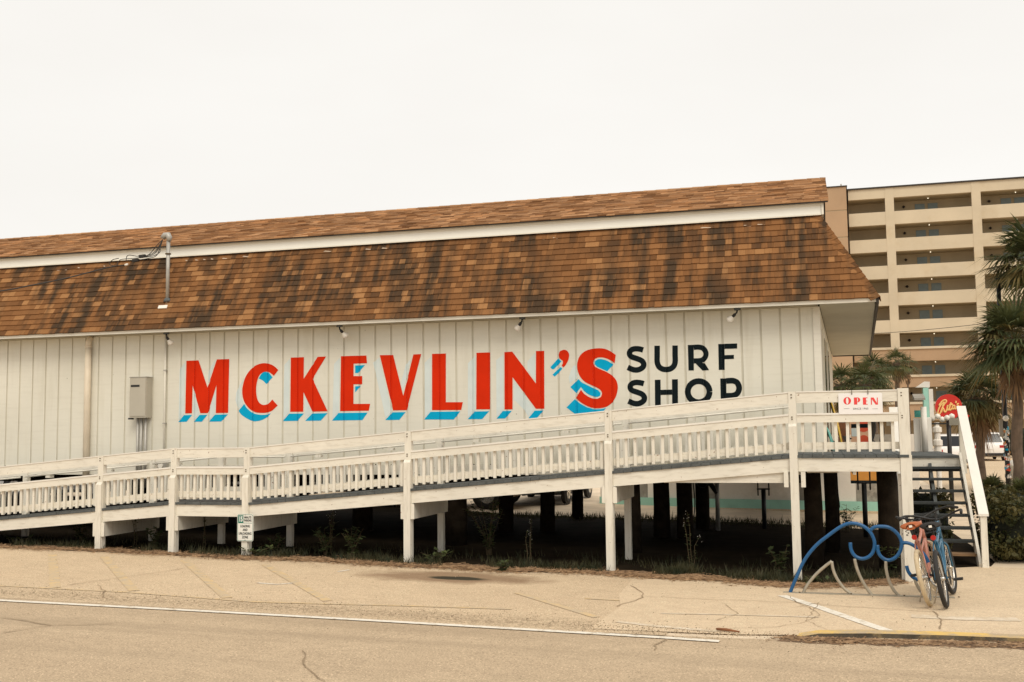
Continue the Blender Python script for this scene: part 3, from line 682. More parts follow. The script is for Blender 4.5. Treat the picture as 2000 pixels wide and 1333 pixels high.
# meter box
b0, b1 = PY(254, 738, -.19), PY(294, 816, -.19)
EB = thing('meter_box', (b0.x, -.1, 1.4), 'tall beige electrical box with three conduits on the cream wall', 'electrical box')
bx0, bx1, bz1, bz0 = b0.x, PY(286, 738, -.19).x, b0.z, b1.z
MB().box(bx0, bx1, -.19, -.001, bz0, bz1).build('cabinet', MT['box_grey'], EB)
dr = MB().box(bx0+.012, bx1-.012, -.2, -.1915, bz0+.03, bz1-.02).build('door', MT['box_grey'], EB)
MB().box(bx0+.03, bx0+.22, -.204, -.2005, bz1-.18, bz1-.14).build('label_plate', MT['black_metal'], dr)
MB().box(bx0-.02, bx0+.05, -.2, -.12, bz0-.03, bz0-.001).build('latch', MT['black_metal'], EB)
MB().box(bx0-.01, bx1+.01, -.2, -.002, bz1+.001, bz1+.012).build('rain_lip', MT['galv'], EB)
for i in range(3):
    cx = bx0+.12+.075*i+(.02 if i == 2 else 0)
    MB().tube([(cx, -.09, bz0-.001), (cx, -.09, 1.1)], .026, 8).build('conduit', MT['galv'], EB, True)
SB = thing('junction_box', (PY(312, 905, -.1).x, -.05, 1.4), 'small grey meter cabinet low on the wall behind the ramp rail', 'electrical box')
p = PY(303, 902, -.1); MB().box(p.x, p.x+.24, -.1, -.015, p.z-.12, p.z+.02).build('cabinet', MT['galv'], SB)
MB().lathe([(.05, 0), (.05, .02)], (p.x+.12, -.1, p.z-.08), Matrix.Rotation(R(90), 3, 'X'), 12).build('dial', MT['lamp_white'], SB)
# service mast
ms_ = PY(327, 588, -.02); ym = EY+(ms_.z-EZ)/(TZ-EZ)*(TY-EY)-.02; ms_ = PY(327, 588, ym); tp = PY(327, 470, ym)
MS = thing('service_mast', (ms_.x, ym, ms_.z), 'galvanised electrical mast with hooded head standing on the shingle roof', 'mast')
MB().tube([(ms_.x, ym, ms_.z-.05), (ms_.x, ym, tp.z)], .036, 10).build('pipe', MT['galv'], MS, True)
MB().lathe([(.075, 0), (.07, .03), (.045, .07)], (ms_.x, ym, ms_.z-.02), n=12).build('boot', MT['deck_grey'], MS, True)
MB().hexa([(ms_.x-.13, ym-.10, ms_.z-.16), (ms_.x+.06, ym-.10, ms_.z-.16), (ms_.x+.06, ym-.07, ms_.z-.10), (ms_.x-.13, ym-.07, ms_.z-.10), (ms_.x-.13, ym-.115, ms_.z-.15), (ms_.x+.06, ym-.115, ms_.z-.15), (ms_.x+.06, ym-.085, ms_.z-.09), (ms_.x-.13, ym-.085, ms_.z-.09)]).build('flashing', MT['lamp_white'], MS)
MB().tube([(ms_.x+.01, ym, tp.z-.02), (ms_.x+.02, ym, tp.z+.05), (ms_.x-.01, ym, tp.z+.10), (ms_.x-.08, ym, tp.z+.10), (ms_.x-.12, ym-.01, tp.z+.04)], [.042, .055, .062, .058, .05], 10).build('weatherhead', MT['galv'], MS, True)
MB().lathe([(.055, 0), (.055, .02)], (ms_.x, ym, tp.z-.27), n=12).build('clamp', MT['stem_brown'], MS)
hd0 = Vector((ms_.x-.11, ym-.02, tp.z+.02))
def wpath(px): return smooth_path([hd0]+[PY(a, b, ym-.05-.02*i) for i, (a, b) in enumerate(px)], 5)
SD = thing('service_cable', hd0, 'black overhead service cables sagging from the roof mast to the left', 'cable')
m = MB()
for px in ([(309, 487), (300, 497), (283, 502), (262, 505), (235, 508), (228, 520)], [(313, 482), (312, 493), (300, 500), (285, 503)], [(306, 480), (290, 498), (270, 501), (250, 499), (246, 510)], [(312, 486), (305, 500), (290, 505), (265, 509)], [(306, 488), (297, 496), (285, 500)]):
    m.tube(wpath(px), .0075, 5)
m.tube(smooth_path([PY(246, 518, ym-.1), PY(215, 522, ym-.15), PY(180, 531, ym-.3), PY(120, 546, ym-.7), PY(60, 558, ym-1.2), PY(0, 569, ym-1.8), PY(-120, 582, ym-3)], 5), .012, 6)
m.tube(smooth_path([PY(246, 518, ym-.1), PY(228, 520, ym-.12), PY(214, 517, ym-.12), PY(220, 508, ym-.12), PY(232, 505, ym-.12)], 5), .008, 5)
m.build('wire', MT['cable'], SD, True)
for a, b in ((278, 501), (265, 509)):
    p = PY(a, b, ym-.12); MB().rbox(p, .13, .05, .055, Matrix.Rotation(R(-4), 3, 'Y')).build('splice_cover', MT['black_rubber'], SD)
p = PY(246, 518, ym-.1); MB().tube([p+Vector((-.02, 0, 0)), p+Vector((.04, 0, .01))], .022, 8).build('insulator', MT['lamp_white'], SD, True)
# floodlights
fl_where = ('above the thin white conduit left of the red letters', 'between the red letters E and V', 'above the red apostrophe', 'over the dark SURF lettering near the corner')
for (a, b), dirx, wh in zip(((325, 652), (663, 638), (1020, 617), (1440, 600)), (.02, .06, -.10, -.12), fl_where):
    p = PY(a, b, -.28); p.z = EZ-.062
    T_ = thing('floodlight', p, 'white floodlight on a bracket '+wh, 'floodlight', 'floodlights under the eave')
    MB().lathe([(.055, -.03), (.055, 0)], p, n=12).build('base_plate', MT['deck_grey'], T_)
    k = p+Vector((dirx*.5, .03, -.11)); MB().tube([p+Vector((0, 0, -.02)), p+Vector((dirx*.1, 0, -.07)), k], .014, 6).build('arm', MT['black_metal'], T_, True)
    ax = Vector((dirx, .10, -.10)).normalized(); M_ = ax.to_track_quat('Z', 'Y').to_matrix()
    MB().lathe([(.024, -.03), (.026, .02)], k, M_, 10).build('socket', MT['black_metal'], T_, True)
    MB().lathe([(.022, .02), (.03, .04), (.055, .09), (.06, .11), (.05, .125), (.0, .13)], k, M_, 14, capb=False).build('bulb', MT['lamp_white'], T_, True)
# piles under the shop
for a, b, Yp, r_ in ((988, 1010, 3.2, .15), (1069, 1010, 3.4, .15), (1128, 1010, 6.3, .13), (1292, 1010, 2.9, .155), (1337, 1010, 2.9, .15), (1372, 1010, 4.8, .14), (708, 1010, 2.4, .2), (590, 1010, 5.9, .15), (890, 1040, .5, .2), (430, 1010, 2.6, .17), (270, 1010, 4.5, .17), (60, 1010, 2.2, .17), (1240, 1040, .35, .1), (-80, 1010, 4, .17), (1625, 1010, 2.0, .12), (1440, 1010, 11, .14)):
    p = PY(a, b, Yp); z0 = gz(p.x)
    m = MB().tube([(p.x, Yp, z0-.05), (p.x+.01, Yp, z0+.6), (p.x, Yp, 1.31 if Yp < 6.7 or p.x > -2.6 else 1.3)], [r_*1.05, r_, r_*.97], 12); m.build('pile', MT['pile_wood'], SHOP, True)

# ================================================================== ACCESS RAMP AND DECK
YN, YF = -2.05, -.66
def dz(x):
    if x >= -.4: return 1.71
    if x >= -8.9: return .99+(x+8.9)*(.72/8.5)
    if x >= -10.3: return .99
    return .99+(x+10.3)*.0857
RAMP = thing('access_ramp', (-6, -2.0, .1), 'long cream wooden access ramp rising to the shop deck, with railings', 'ramp')
PX = [-16.2, -14.45, -11.685, -10.27, -8.92, -6.13, -2.985, -.375, 1.07]
seg = [-16.2, -14.45, -11.685, -10.27, -8.92, -6.13, -2.985, -.375, 1.07]
hp = .048
for i, x in enumerate(PX):
    g = gz(x)-.03; d = dz(x); nr = (i == len(PX)-1); hw = .066 if nr else .052
    m = MB().box(x-hw, x+hw, YN-.045, YN+.05, g, d+.885)
    if i == len(PX)-1: m = MB().box(x-.055, x+.085, YN-.05, YN+.06, g, d+.90)
    m.build('post', MT['cream_post'], RAMP)
    if not nr:
        f = MB().hexa([(x-.06, YN-.078, g), (x+.046, YN-.078, g), (x+.046, YN-.0465, g), (x-.06, YN-.0465, g), (x-.06, YN-.078, d+.40), (x+.046, YN-.078, d+.40), (x+.046, YN-.0465, d+.44), (x-.06, YN-.0465, d+.44)])
        f.build('post_scab', MT['cream_post'], RAMP)
    for bz in (.80, .84, .50, .53):
        MB().rbox((x-.01, YN-.047, d+bz), .018, .014, .014).build('bolt', MT['stem_brown'], RAMP)
    if i < len(PX)-2:     # far post and cross beams below the walk
        MB().box(x-.05, x+.05, YF, YF+.09, g, d+.87).build('post', MT['cream_post'], RAMP)
        if x > -13:
            for sxx in (-.092, .054): MB().box(x+sxx, x+sxx+.036, YN-.06, YF+.12, d-.46, d-.225).build('cross_beam', MT['cream_post'], RAMP)
            for sxx in (-.10, .06): MB().box(x+sxx-.012, x+sxx+.05, YN-.064, YN-.0605, d-.46, d-.235).build('beam_end', MT['cream_post'], RAMP)
def board_run(name, x0, x1, zo0, zo1, y0, y1, m, parent, dx=0):
    return MB().hexa([(x0, y0, dz(x0+1e-4)+zo0), (x1, y0, dz(x1-1e-4)+zo0), (x1, y1, dz(x1-1e-4)+zo0), (x0, y1, dz(x0+1e-4)+zo0), (x0, y0, dz(x0+1e-4)+zo1), (x1, y0, dz(x1-1e-4)+zo1), (x1, y1, dz(x1-1e-4)+zo1), (x0, y1, dz(x0+1e-4)+zo1)]).build(name, MT[m], parent)
def dzs(x, i):   # height along one straight segment
    a, b = seg[i], seg[i+1]; return dz(a)+(dz(b)-dz(a))*(x-a)/(b-a)
bal = MB().box(-.021, .021, -.019, .019, 0, .43).build('baluster', MT['cream_post']); me_bal = bal.data; bpy.data.objects.remove(bal)
for i in range(len(seg)-1):
    a, b = seg[i]+.054, seg[i+1]-.054
    if i == len(seg)-2: a, b = seg[i]+.054, seg[i+1]-.057
    za, zb = dzs(a, i), dzs(b, i)
    def run(name, zo0, zo1, y0, y1, m='cream_wood', a=a, b=b, za=za, zb=zb):
        return MB().hexa([(a, y0, za+zo0), (b, y0, zb+zo0), (b, y1, zb+zo0), (a, y1, za+zo0), (a, y0, za+zo1), (b, y0, zb+zo1), (b, y1, zb+zo1), (a, y1, za+zo1)]).build(name, MT[m], RAMP)
    run('top_rail', .725, .868, YN-.03, YN+.008)
    run('rail_cap', .869, .885, YN-.04, YN+.055, 'white_rail')
    run('mid_rail', .45, .552, YN-.04, YN-.003)
    run('mid_cap', .553, .578, YN-.05, YN+.05, 'white_rail')
    run('bottom_rail', .075, .175, YN+.037, YN+.07)
    run('rim_board', -.225, -.042, YN-.032, YN+.004)
    if i < len(seg)-2:
        run('top_rail', .725, .865, YF+.02, YF+.058)
        run('mid_rail', .45, .56, YF+.02, YF+.058)
        run('bottom_rail', .075, .175, YF+.02, YF+.055)
        run('rim_board', -.225, -.042, YF+.05, YF+.086)
    nb = max(2, int(round((b-a)/.1290))) if i != len(seg)-2 else 9
    for k in range(nb):
        x = a+(k+.5)*(b-a)/nb; inst('baluster', me_bal, RAMP, (x+rnd.uniform(-.004, .004), YN+.017, dzs(x, i)+.045), (rnd.uniform(-.006, .006), rnd.uniform(-.008, .008), 0))
        if i < len(seg)-2: inst('baluster', me_bal, RAMP, (x+.045, YF-.001, dzs(x, i)+.045))
    # handrail inside on small brackets
    if i < len(seg)-2:
        MB().tube([(a, YF-.06, za+.70), (b, YF-.06, zb+.70)], .018, 6).build('handrail', MT['cream_wood'], RAMP, True)
        nb2 = max(1, int((b-a)/1.3))
        for k in range(nb2):
            x = a+(k+.4)*(b-a)/nb2; MB().box(x-.05, x+.05, YF-.09, YF+.018, dzs(x, i)+.635, dzs(x, i)+.678).build('rail_bracket', MT['cream_post'], RAMP)
# planking, one board each, laid across the ramp
pk = MB().box(-.067, .067, 0, YF+.12-(YN-.055), -.038, 0).build('deck_board', MT['deck_grey']); me_pk = pk.data; bpy.data.objects.remove(pk)
pk = MB().box(-.067, .067, 0, 1.95, -.038, 0).build('deck_board', MT['deck_grey']); me_pl = pk.data; bpy.data.objects.remove(pk)
pk = MB().box(-.067, .067, 0, 6.0, -.038, 0).build('deck_board', MT['deck_grey']); me_px = pk.data; bpy.data.objects.remove(pk)
x = -16.1
while x < 1.1:
    sl = math.atan2(dz(x+.06)-dz(x-.06), .12)
    inst('deck_board', me_px if x > .13 else (me_pl if x > -.42 else me_pk), RAMP, (x, YN-.055+rnd.uniform(-.006, .006), dz(x)+rnd.uniform(-.002, .002)), (0, -sl, 0)); x += .1395
# level framing under the deck
MB().prism([(-2.2, YN+.008, 1.325), (-.43, YN+.008, 1.325), (-.43, YN+.008, dz(-.43)-.05), (-2.2, YN+.008, dz(-2.2)-.05)], (0, .036, 0)).build('rim_board', MT['cream_wood'], RAMP)
MB().box(-.30, 1.14, -.2, -.16, 1.42, 1.665).build('rim_board', MT['cream_wood'], RAMP)
MB().box(1.125, 1.165, YN-.02, 1.3, 1.46, 1.705).build('rim_board', MT['cream_wood'], RAMP)
MB().box(-.29, -.25, YN+.01, 3.8, 1.44, 1.66).box(.4, .44, YN+.01, 3.8, 1.44, 1.66).build('joist', MT['cream_post'], RAMP)
for x in (-.52, -.29): MB().box(x, x+.06, YN-.07, YN-.03+.02, 1.27, 1.48).build('beam_end', MT['cream_post'], RAMP)
MB().box(-.22, .22, -1.2, -1.16, 1.43, 1.65).build('cross_beam', MT['cream_post'], RAMP)
for a, b, Yp, r_ in ((1591, 1090, -.75, .135), (1738, 1090, -.9, .15), (1624, 1020, 1.4, .10)):
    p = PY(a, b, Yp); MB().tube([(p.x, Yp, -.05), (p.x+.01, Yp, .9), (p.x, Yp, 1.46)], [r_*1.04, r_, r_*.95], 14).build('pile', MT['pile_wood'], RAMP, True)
MB().box(.98, 1.045, YN+.07, YN+.11, 0, 1.45).build('post_scab', MT['cream_post'], RAMP)

# ================================================================== STAIRCASE
ST = thing('staircase', (1.7, .3, 0), 'open wooden stairs with dark treads and white sloping handrails', 'stairs')
SXL, SXR = 1.21, 2.17; LZ, LY = 1.60, 1.55; NR = 9; RISE = LZ/NR; RUN = .20
for k in range(1, NR):
    z = LZ-RISE*k; yn = LY-RUN*k
    MB().hexa([(SXL+.01, yn-.02, z-.035), (SXR-.005, yn-.02, z-.035), (SXR-.005, yn+.22, z-.035), (SXL+.01, yn+.22, z-.035), (SXL+.01, yn-.025, z), (SXR-.005, yn-.025, z), (SXR-.005, yn+.22, z), (SXL+.01, yn+.22, z)]).build('tread', MT['tread_dark' if k < NR-1 else 'tread_new'], ST)
MB().box(SXL-.03, SXR+.02, LY-.03, LY+3.2, LZ-.038, LZ).build('landing', MT['deck_grey'], ST)
MB().box(SXL-.03, SXR, LY-.005, LY+.035, LZ-.22, LZ-.04).build('rim_board', MT['cream_wood'], ST)
MB().box(SXL, SXR, LY-.004, LY+.036, LZ-.26, LZ-.222).build('rim_board', MT['deck_grey'], ST)
y_b = LY-RUN*NR
MB().prism([(SXR, LY+.02, LZ+.05), (SXR, y_b-.02, .06), (SXR, y_b-.02, -.02), (SXR, y_b+.2, -.02), (SXR, LY+.02, LZ-.3)], (.04, 0, 0)).build('stringer', MT['cream_wood'], ST)
MB().prism([(SXL-.04, LY+.02, LZ+.02), (SXL-.04, y_b-.02, .06), (SXL-.04, y_b-.02, -.02), (SXL-.04, y_b+.2, -.02), (SXL-.04, LY+.02, LZ-.3)], (.04, 0, 0)).build('stringer', MT['cream_post'], ST)
MB().prism([((SXL+SXR)/2, LY+.02, LZ-.10), ((SXL+SXR)/2, y_b+.1, -.01), ((SXL+SXR)/2, y_b+.3, -.01), ((SXL+SXR)/2, LY+.02, LZ-.4)], (.05, 0, 0)).build('stringer', MT['deck_grey'], ST)
# right-hand rail: newel, sloping cap and board
for (xx, nm) in ((SXR+.065, 'r'), (SXL-.04, 'l')):
    zt = RISE; y0 = y_b-.04; HR = .70
    pz0 = .06+HR; 
    MB().box(xx-.03, xx+.06, y0-.05, y0+.04, -.02, pz0-.005).build('newel_post', MT['cream_post'], ST)
    sl = (LZ-.06)/(LY-y0)
    y1 = LY+.10; pz1 = pz0+sl*(y1-y0)
    MB().hexa([(xx-.055, y0-.07, pz0), (xx+.085, y0-.07, pz0), (xx+.085, y1, pz1), (xx-.055, y1, pz1), (xx-.055, y0-.07, pz0+.035), (xx+.085, y0-.07, pz0+.035), (xx+.085, y1, pz1+.035), (xx-.055, y1, pz1+.035)]).build('handrail_cap', MT['white_rail'], ST)
    MB().hexa([(xx-.02, y0+.041, pz0-.15), (xx+.015, y0+.041, pz0-.15), (xx+.015, y1, pz1-.15), (xx-.02, y1, pz1-.15), (xx-.02, y0+.041, pz0-.002), (xx+.015, y0+.041, pz0-.002), (xx+.015, y1, pz1-.002), (xx-.02, y1, pz1-.002)]).build('handrail', MT['cream_wood'], ST)
    MB().box(xx-.03, xx+.06, y1+.001, y1+.09, LZ-.3, pz1+.02).build('newel_post', MT['cream_post'], ST)
    MB().box(xx-.02, xx+.015, y1+.091, y1+1.5, LZ+.5, LZ+.62).build('handrail', MT['cream_wood'], ST)

# ================================================================== SIGNS
def text_mesh(body, size, to3d, m, name, parent, off=0., bold=.0):
    cu = bpy.data.curves.new('txt', 'FONT'); cu.body = body; cu.size = size; cu.align_x = 'CENTER'; cu.align_y = 'CENTER'; cu.fill_mode = 'FRONT'; cu.offset = bold; cu.resolution_u = 3
    ob = bpy.data.objects.new('txt', cu); COL.objects.link(ob); dg = bpy.context.evaluated_depsgraph_get()
    me0 = bpy.data.meshes.new_from_object(ob.evaluated_get(dg)); mb = MB()
    mb.add([to3d(v.co.x, v.co.y) for v in me0.vertices], [tuple(p.vertices) for p in me0.polygons])
    bpy.data.objects.remove(ob); bpy.data.curves.remove(cu); bpy.data.meshes.remove(me0)
    return mb.build(name, MT[m], parent)
def rrect(x0, x1, z0, z1, r, n=5):
    P = []
    for cx, cz, a0 in ((x1-r, z1-r, 0), (x0+r, z1-r, 90), (x0+r, z0+r, 180), (x1-r, z0+r, 270)):
        for k in range(n+1): an = R(a0+90*k/n); P.append((cx+r*math.cos(an), cz+r*math.sin(an)))
    return P
# OPEN board on the deck railing
YO = YN-.055
o0, o1 = PY(1637, 769, YO), PY(1724.5, 808.5, YO)
ON = thing('open_sign', ((o0.x+o1.x)/2, YO, o1.z), 'white OPEN board in red letters hung on the deck rail', 'sign')
pl = MB().prism([(x, YO, z) for x, z in rrect(o0.x, o1.x, o1.z, o0.z, .022)], (0, .012, 0)).build('board', MT['sign_white'], ON)
OX, OZ, OS = o0.x, o0.z, (o1.x-o0.x)/737.
def O3(x, y, e=.002): return (OX+(x-305)*OS, YO-e, OZ-(y-232)*OS*.985)
def opoly(name, polys, m='open_red', e=.002):
    b = MB()
    for p in polys: b.flat([O3(x, y, e) for x, y in p][::-1])
    return b.build(name, MT[m], pl)
outer = arc(454, 367, 64, 67, 30)[:-1]; inner = arc(454, 367, 22, 60, 30)[:-1]
opoly('letter', [[outer[i], outer[(i+1) % 30], inner[(i+1) % 30], inner[i]] for i in range(30)])
po = [(620, 310), (640, 310), (665, 325), (674, 347), (670, 372), (650, 392), (620, 396)]; pi = [(620, 320), (628, 321), (634, 332), (636, 349), (634, 370), (628, 384), (620, 386)]
opoly('letter', [[(567, 310), (620, 310), (620, 437), (567, 437)]]+[[po[i], po[i+1], pi[i+1], pi[i]] for i in range(6)])
opoly('letter', [[(717, 313), (770, 313), (770, 441), (717, 441)], [(770.2, 313), (795, 313), (795, 325), (770.2, 325)], [(770.2, 370), (790, 370), (790, 382), (770.2, 382)], [(770.2, 429), (797, 429), (797, 441), (770.2, 441)]])
opoly('letter', [[(850, 316), (866, 316), (866, 444), (850, 444)], [(866.3, 316), (898, 316), (965, 444), (928, 444), (866.3, 345)], [(951, 318), (966, 318), (966, 443.5), (951, 415)]])
opoly('rule', [[(390, 504), (488, 504), (488, 508), (390, 508)], [(868, 516), (962, 516), (962, 520), (868, 520)]], 'sign_ink')
text_mesh('SINCE 1965', 46*OS, lambda x, y: O3(675+x/OS*1.15, 513-y/OS), 'sign_ink', 'small_lettering', pl)
for hx in (535, 806):
    p = Vector(O3(hx, 250)); MB().tube([p+Vector((0, -.002, -.005)), p+Vector((0, -.012, .02)), p+Vector((0, .0, .045)), p+Vector((0, .03, .05))], .005, 6).build('hook', MT['stem_brown'], ON, True)
# parking sign on the landing post
YP = YN-.10
s0, s1 = PY(463.5, 1004.5, YP), PY(494.5, 1058, YP)
PS = thing('parking_sign', ((s0.x+s1.x)/2, YP, s1.z), 'small white and green fifteen minute loading zone sign on a ramp post', 'sign')
pp = MB().prism([(x, YP, z) for x, z in rrect(s0.x, s1.x, s1.z, s0.z, .028)], (0, .006, 0)).build('plate', MT['sign_metal'], PS)
W_, H_ = s1.x-s0.x, s0.z-s1.z
def U3(u, v, e=.002): return (s0.x+u*W_, YP-e, s0.z-v*H_)
ob_ = [(s0.x+W_*.04, 0)]
ri = rrect(s0.x+.012, s1.x-.012, s1.z+.012, s0.z-.012, .02); ro = rrect(s0.x+.006, s1.x-.006, s1.z+.006, s0.z-.006, .024); b = MB()
for i in range(len(ri)):
    j = (i+1) % len(ri); b.flat([(ro[i][0], YP-.002, ro[i][1]), (ro[j][0], YP-.002, ro[j][1]), (ri[j][0], YP-.002, ri[j][1]), (ri[i][0], YP-.002, ri[i][1])])
b.flat([U3(.07, .32), U3(.93, .32), U3(.93, .335), U3(.07, .335)]); b.build('border', MT['sign_green'], pp)
MB().flat([U3(.065, .045, .0025), U3(.385, .045, .0025), U3(.385, .33, .0025), U3(.065, .33, .0025)][::-1]).build('green_panel', MT['sign_green'], pp)
def stext(s, u, v, h, sxx, m='sign_ink', bold=.0015): text_mesh(s, h*H_, lambda x, y: U3(u+x*sxx/W_, v-y/H_, .0035), m, 'lettering', pp, 0, bold)
stext('15', .225, .19, .26, .62, 'sign_white', .004)
stext('MINUTE', .66, .125, .115, .72); stext('PARKING', .66, .235, .115, .66)
for i, s_ in enumerate(('LOADING', 'AND', 'UNLOADING', 'ZONE')): stext(s_, .5, .445+.135*i, .125, .72)
for v in (.025, .955): MB().lathe([(.007, 0), (.006, .004)], U3(.5, v, .002), Matrix.Rotation(R(90), 3, 'X'), 8).build('bolt', MT['stem_brown'], PS)

# ================================================================== BIKE RACK
YR = -3.36
RK = thing('bike_rack', PY(1690, 1168, YR), 'blue wave shaped tube bike rack with tan curved supports', 'bike rack')
def rp(L, dy=0.): return smooth_path([PY(1520+x/7.143, 1000+y/7.143, YR+dy) for x, y in L], 4)
W1 = [(162,1140),(200,1040),(260,900),(340,720),(440,570),(560,440),(700,330),(830,235),(940,175),(1040,160),(1140,180),(1230,230),(1300,310),(1340,410),(1340,500),(1310,580),(1250,635),(1170,655),(1090,630),(1040,580),(1012,510),(1006,430)]
W2 = [(1285,262),(1340,215),(1430,205),(1530,215),(1620,265),(1690,345),(1722,440),(1705,540),(1650,625),(1570,672),(1490,665),(1420,610),(1390,540),(1383,465)]
W3 = [(1725,440),(1780,432),(1850,450),(1930,500),(2010,570),(2070,650),(2095,740),(2075,850),(2020,925),(1945,945),(1870,905),(1815,835),(1790,755)]
for i, P_ in enumerate((W1, W2, W3)): MB().tube(rp(P_, .0), .0225, 10).build('wave_tube', MT['rack_blue'], RK, True)
for P_ in ([(345,1145),(400,1030),(520,880),(640,770),(748,690)], [(745,692),(770,820),(830,950),(920,1070),(1010,1140),(1065,1172)], [(1065,655),(1100,800),(1170,960),(1250,1090),(1320,1185)], [(1500,690),(1505,800),(1540,950),(1610,1090),(1705,1195)], [(1900,925),(1930,1010),(1990,1110),(2080,1210)]):
    MB().tube(rp(P_), .019, 8).build('support_tube', MT['rack_tan'], RK, True)
a, b = PY(1530, 1161, YR), PY(1865, 1172, YR)
MB().box(a.x, b.x, YR-.04, YR+.04, .012, .024).build('base_rail', MT['rack_tan'], RK)
for k in range(4):
    x = a.x+.2+k*.62; MB().lathe([(.012, 0), (.01, .012)], (x, YR-.025, .024), n=6).build('bolt', MT['stem_brown'], RK)

# ================================================================== BICYCLES (local: x forward, z up, origin at the rear tyre contact)
def torus_pts(c, rad, n=40, tilt=0.): return [Vector(c)+Vector((rad*math.cos(2*math.pi*k/n)*math.cos(tilt), rad*math.cos(2*math.pi*k/n)*math.sin(tilt), rad*math.sin(2*math.pi*k/n))) for k in range(n)]
def bicycle(label, frame, tyre, saddle, basket, steer):
    r = thing('bicycle', (0, 0, 0), label, 'bicycle', 'bicycles parked at the wave rack')
    WR = .33; WBs = 1.12; rear = Vector((0, 0, WR)); front = Vector((WBs, 0, WR)); steer = R(steer)
    for c, tl in ((rear, 0), (front, steer)):
        wm = MB().tube(torus_pts(c, WR-.027, 44, tl), .027, 10, closed=True).build('tyre', MT[tyre], r, True); wm.name = 'wheel'
        MB().tube(torus_pts(c, WR-.062, 40, tl), .013, 6, closed=True).build('rim', MT['chrome'], wm, True)
        sp = MB(); ax = Vector((-math.sin(tl), math.cos(tl), 0))
        for k in range(28):
            an = 2*math.pi*k/28; rim = c+Vector((math.cos(an)*math.cos(tl), math.cos(an)*math.sin(tl), math.sin(an)))*(WR-.06)
            sp.tube([c+ax*(.03 if k % 2 else -.03), rim], .0022, 3, cap=False)
        sp.build('spokes', MT['chrome'], wm)
        MB().tube([c-ax*.055, c-ax*.03, c+ax*.03, c+ax*.055], [.014, .026, .026, .014], 10).build('hub', MT['chrome'], wm, True)
    BB = Vector((.46, 0, .29)); seat = Vector((.20, 0, .80)); head = Vector((.93, 0, .86)); head2 = Vector((.96, 0, .70))
    f = MB()
    f.tube([BB, seat], .016, 8)
    f.tube(smooth_path([BB, (.66, 0, .36), (.84, 0, .52), head2], 5), .021, 8)
    f.tube(smooth_path([Vector((.26, 0, .68)), (.5, 0, .73), (.74, 0, .78), head], 5), .019, 8)
    f.tube(smooth_path([Vector((.30, 0, .58)), (.5, 0, .62), (.72, 0, .66), head2], 5), .013, 8)
    for s in (-1, 1):
        f.tube(smooth_path([Vector((.44, s*.035, .29)), (.25, s*.05, .30), (0, s*.062, .33)], 3), .010, 6)
        f.tube(smooth_path([Vector((.235, s*.02, .73)), (.12, s*.045, .56), (0, s*.062, .34)], 3), .009, 6)
    f.tube([head+Vector((-.015, 0, .06)), head2+Vector((.012, 0, -.05))], .023, 8)
    f.build('frame', MT[frame], r, True)
    fk = MB(); ax = Vector((-math.sin(steer), math.cos(steer), 0))
    for s in (-1, 1): fk.tube(smooth_path([head2+Vector((.015, 0, -.05))+ax*s*.02, Vector((1.01, 0, .60))+ax*s*.052, Vector((1.05, 0, .48))+ax*s*.055, front+ax*s*.055], 4), .012, 6)
    fk.build('fork', MT[frame], r, True)
    hb = MB(); H0 = head+Vector((-.02, 0, .05)); fx = Vector((math.cos(steer), math.sin(steer), 0))
    hb.tube([head+Vector((-.01, 0, .04)), H0+Vector((-.01, 0, .04))], .014, 8)
    hb.build('stem', MT['black_metal'], r, True)
    hbm = MB().tube(smooth_path([H0+ax*-.36-fx*.30+Vector((0, 0, .10)), H0+ax*-.33-fx*.14+Vector((0, 0, .12)), H0+ax*-.22+fx*.0+Vector((0, 0, .09)), H0+ax*-.08+fx*.03+Vector((0, 0, .04)), H0+fx*.03+Vector((0, 0, .03)), H0+ax*.08+fx*.03+Vector((0, 0, .04)), H0+ax*.22+Vector((0, 0, .09)), H0+ax*.33-fx*.14+Vector((0, 0, .12)), H0+ax*.36-fx*.30+Vector((0, 0, .10))], 5), .0125, 8).build('handlebar', MT['black_metal'], r, True)
    for s in (-1, 1): MB().tube([H0+ax*s*.345-fx*.22+Vector((0, 0, .112)), H0+ax*s*.362-fx*.34+Vector((0, 0, .095))], .018, 8).build('grip', MT['black_rubber'], hbm, True)
    # saddle: wide at the back, narrow nose
    sv = []; ns = 9; nr = 12; prof = [(-.13, .055, .01), (-.12, .11, .02), (-.08, .128, .03), (-.03, .115, .028), (.02, .085, .02), (.07, .055, .015), (.12, .038, .014), (.15, .028, .010), (.16, .012, .004)]
    sm_ = MB(); vs = []; fs = []
    for (dx, hw, dzz) in prof:
        for k in range(nr):
            an = 2*math.pi*k/nr; vs.append((.17+dx, hw*math.cos(an), .905+dzz+.038*math.sin(an)*(1 if math.sin(an) > 0 else .85)))
    for i in range(ns-1):
        for k in range(nr): fs.append((i*nr+k, i*nr+(k+1) % nr, (i+1)*nr+(k+1) % nr, (i+1)*nr+k))
    fs += [tuple(range(nr)), tuple((ns-1)*nr+k for k in range(nr))[::-1]]
    sd_ = sm_.add(vs, fs).build('saddle', MT[saddle], r, True)
    MB().rbox((.036, 0, .925), .008, .035, .026).build('badge', MT['lamp_white'], sd_)
    sp = MB().tube([seat, Vector((.178, 0, .885))], .013, 8)
    for s in (-1, 1):
        sp.tube([Vector((.08, s*.05, .885)), Vector((.19, s*.02, .872)), Vector((.30, s*.01, .89))], .005, 5)
        q = [Vector((.085+.0*t, s*.06, .0)) for t in range(1)]
        sp.tube([Vector((.085+.018*math.cos(a_*.9), s*.06+.018*math.sin(a_*.9), .82+.006*a_)) for a_ in range(13)], .004, 4)
    sp.build('seat_post', MT['black_metal'], r, True)
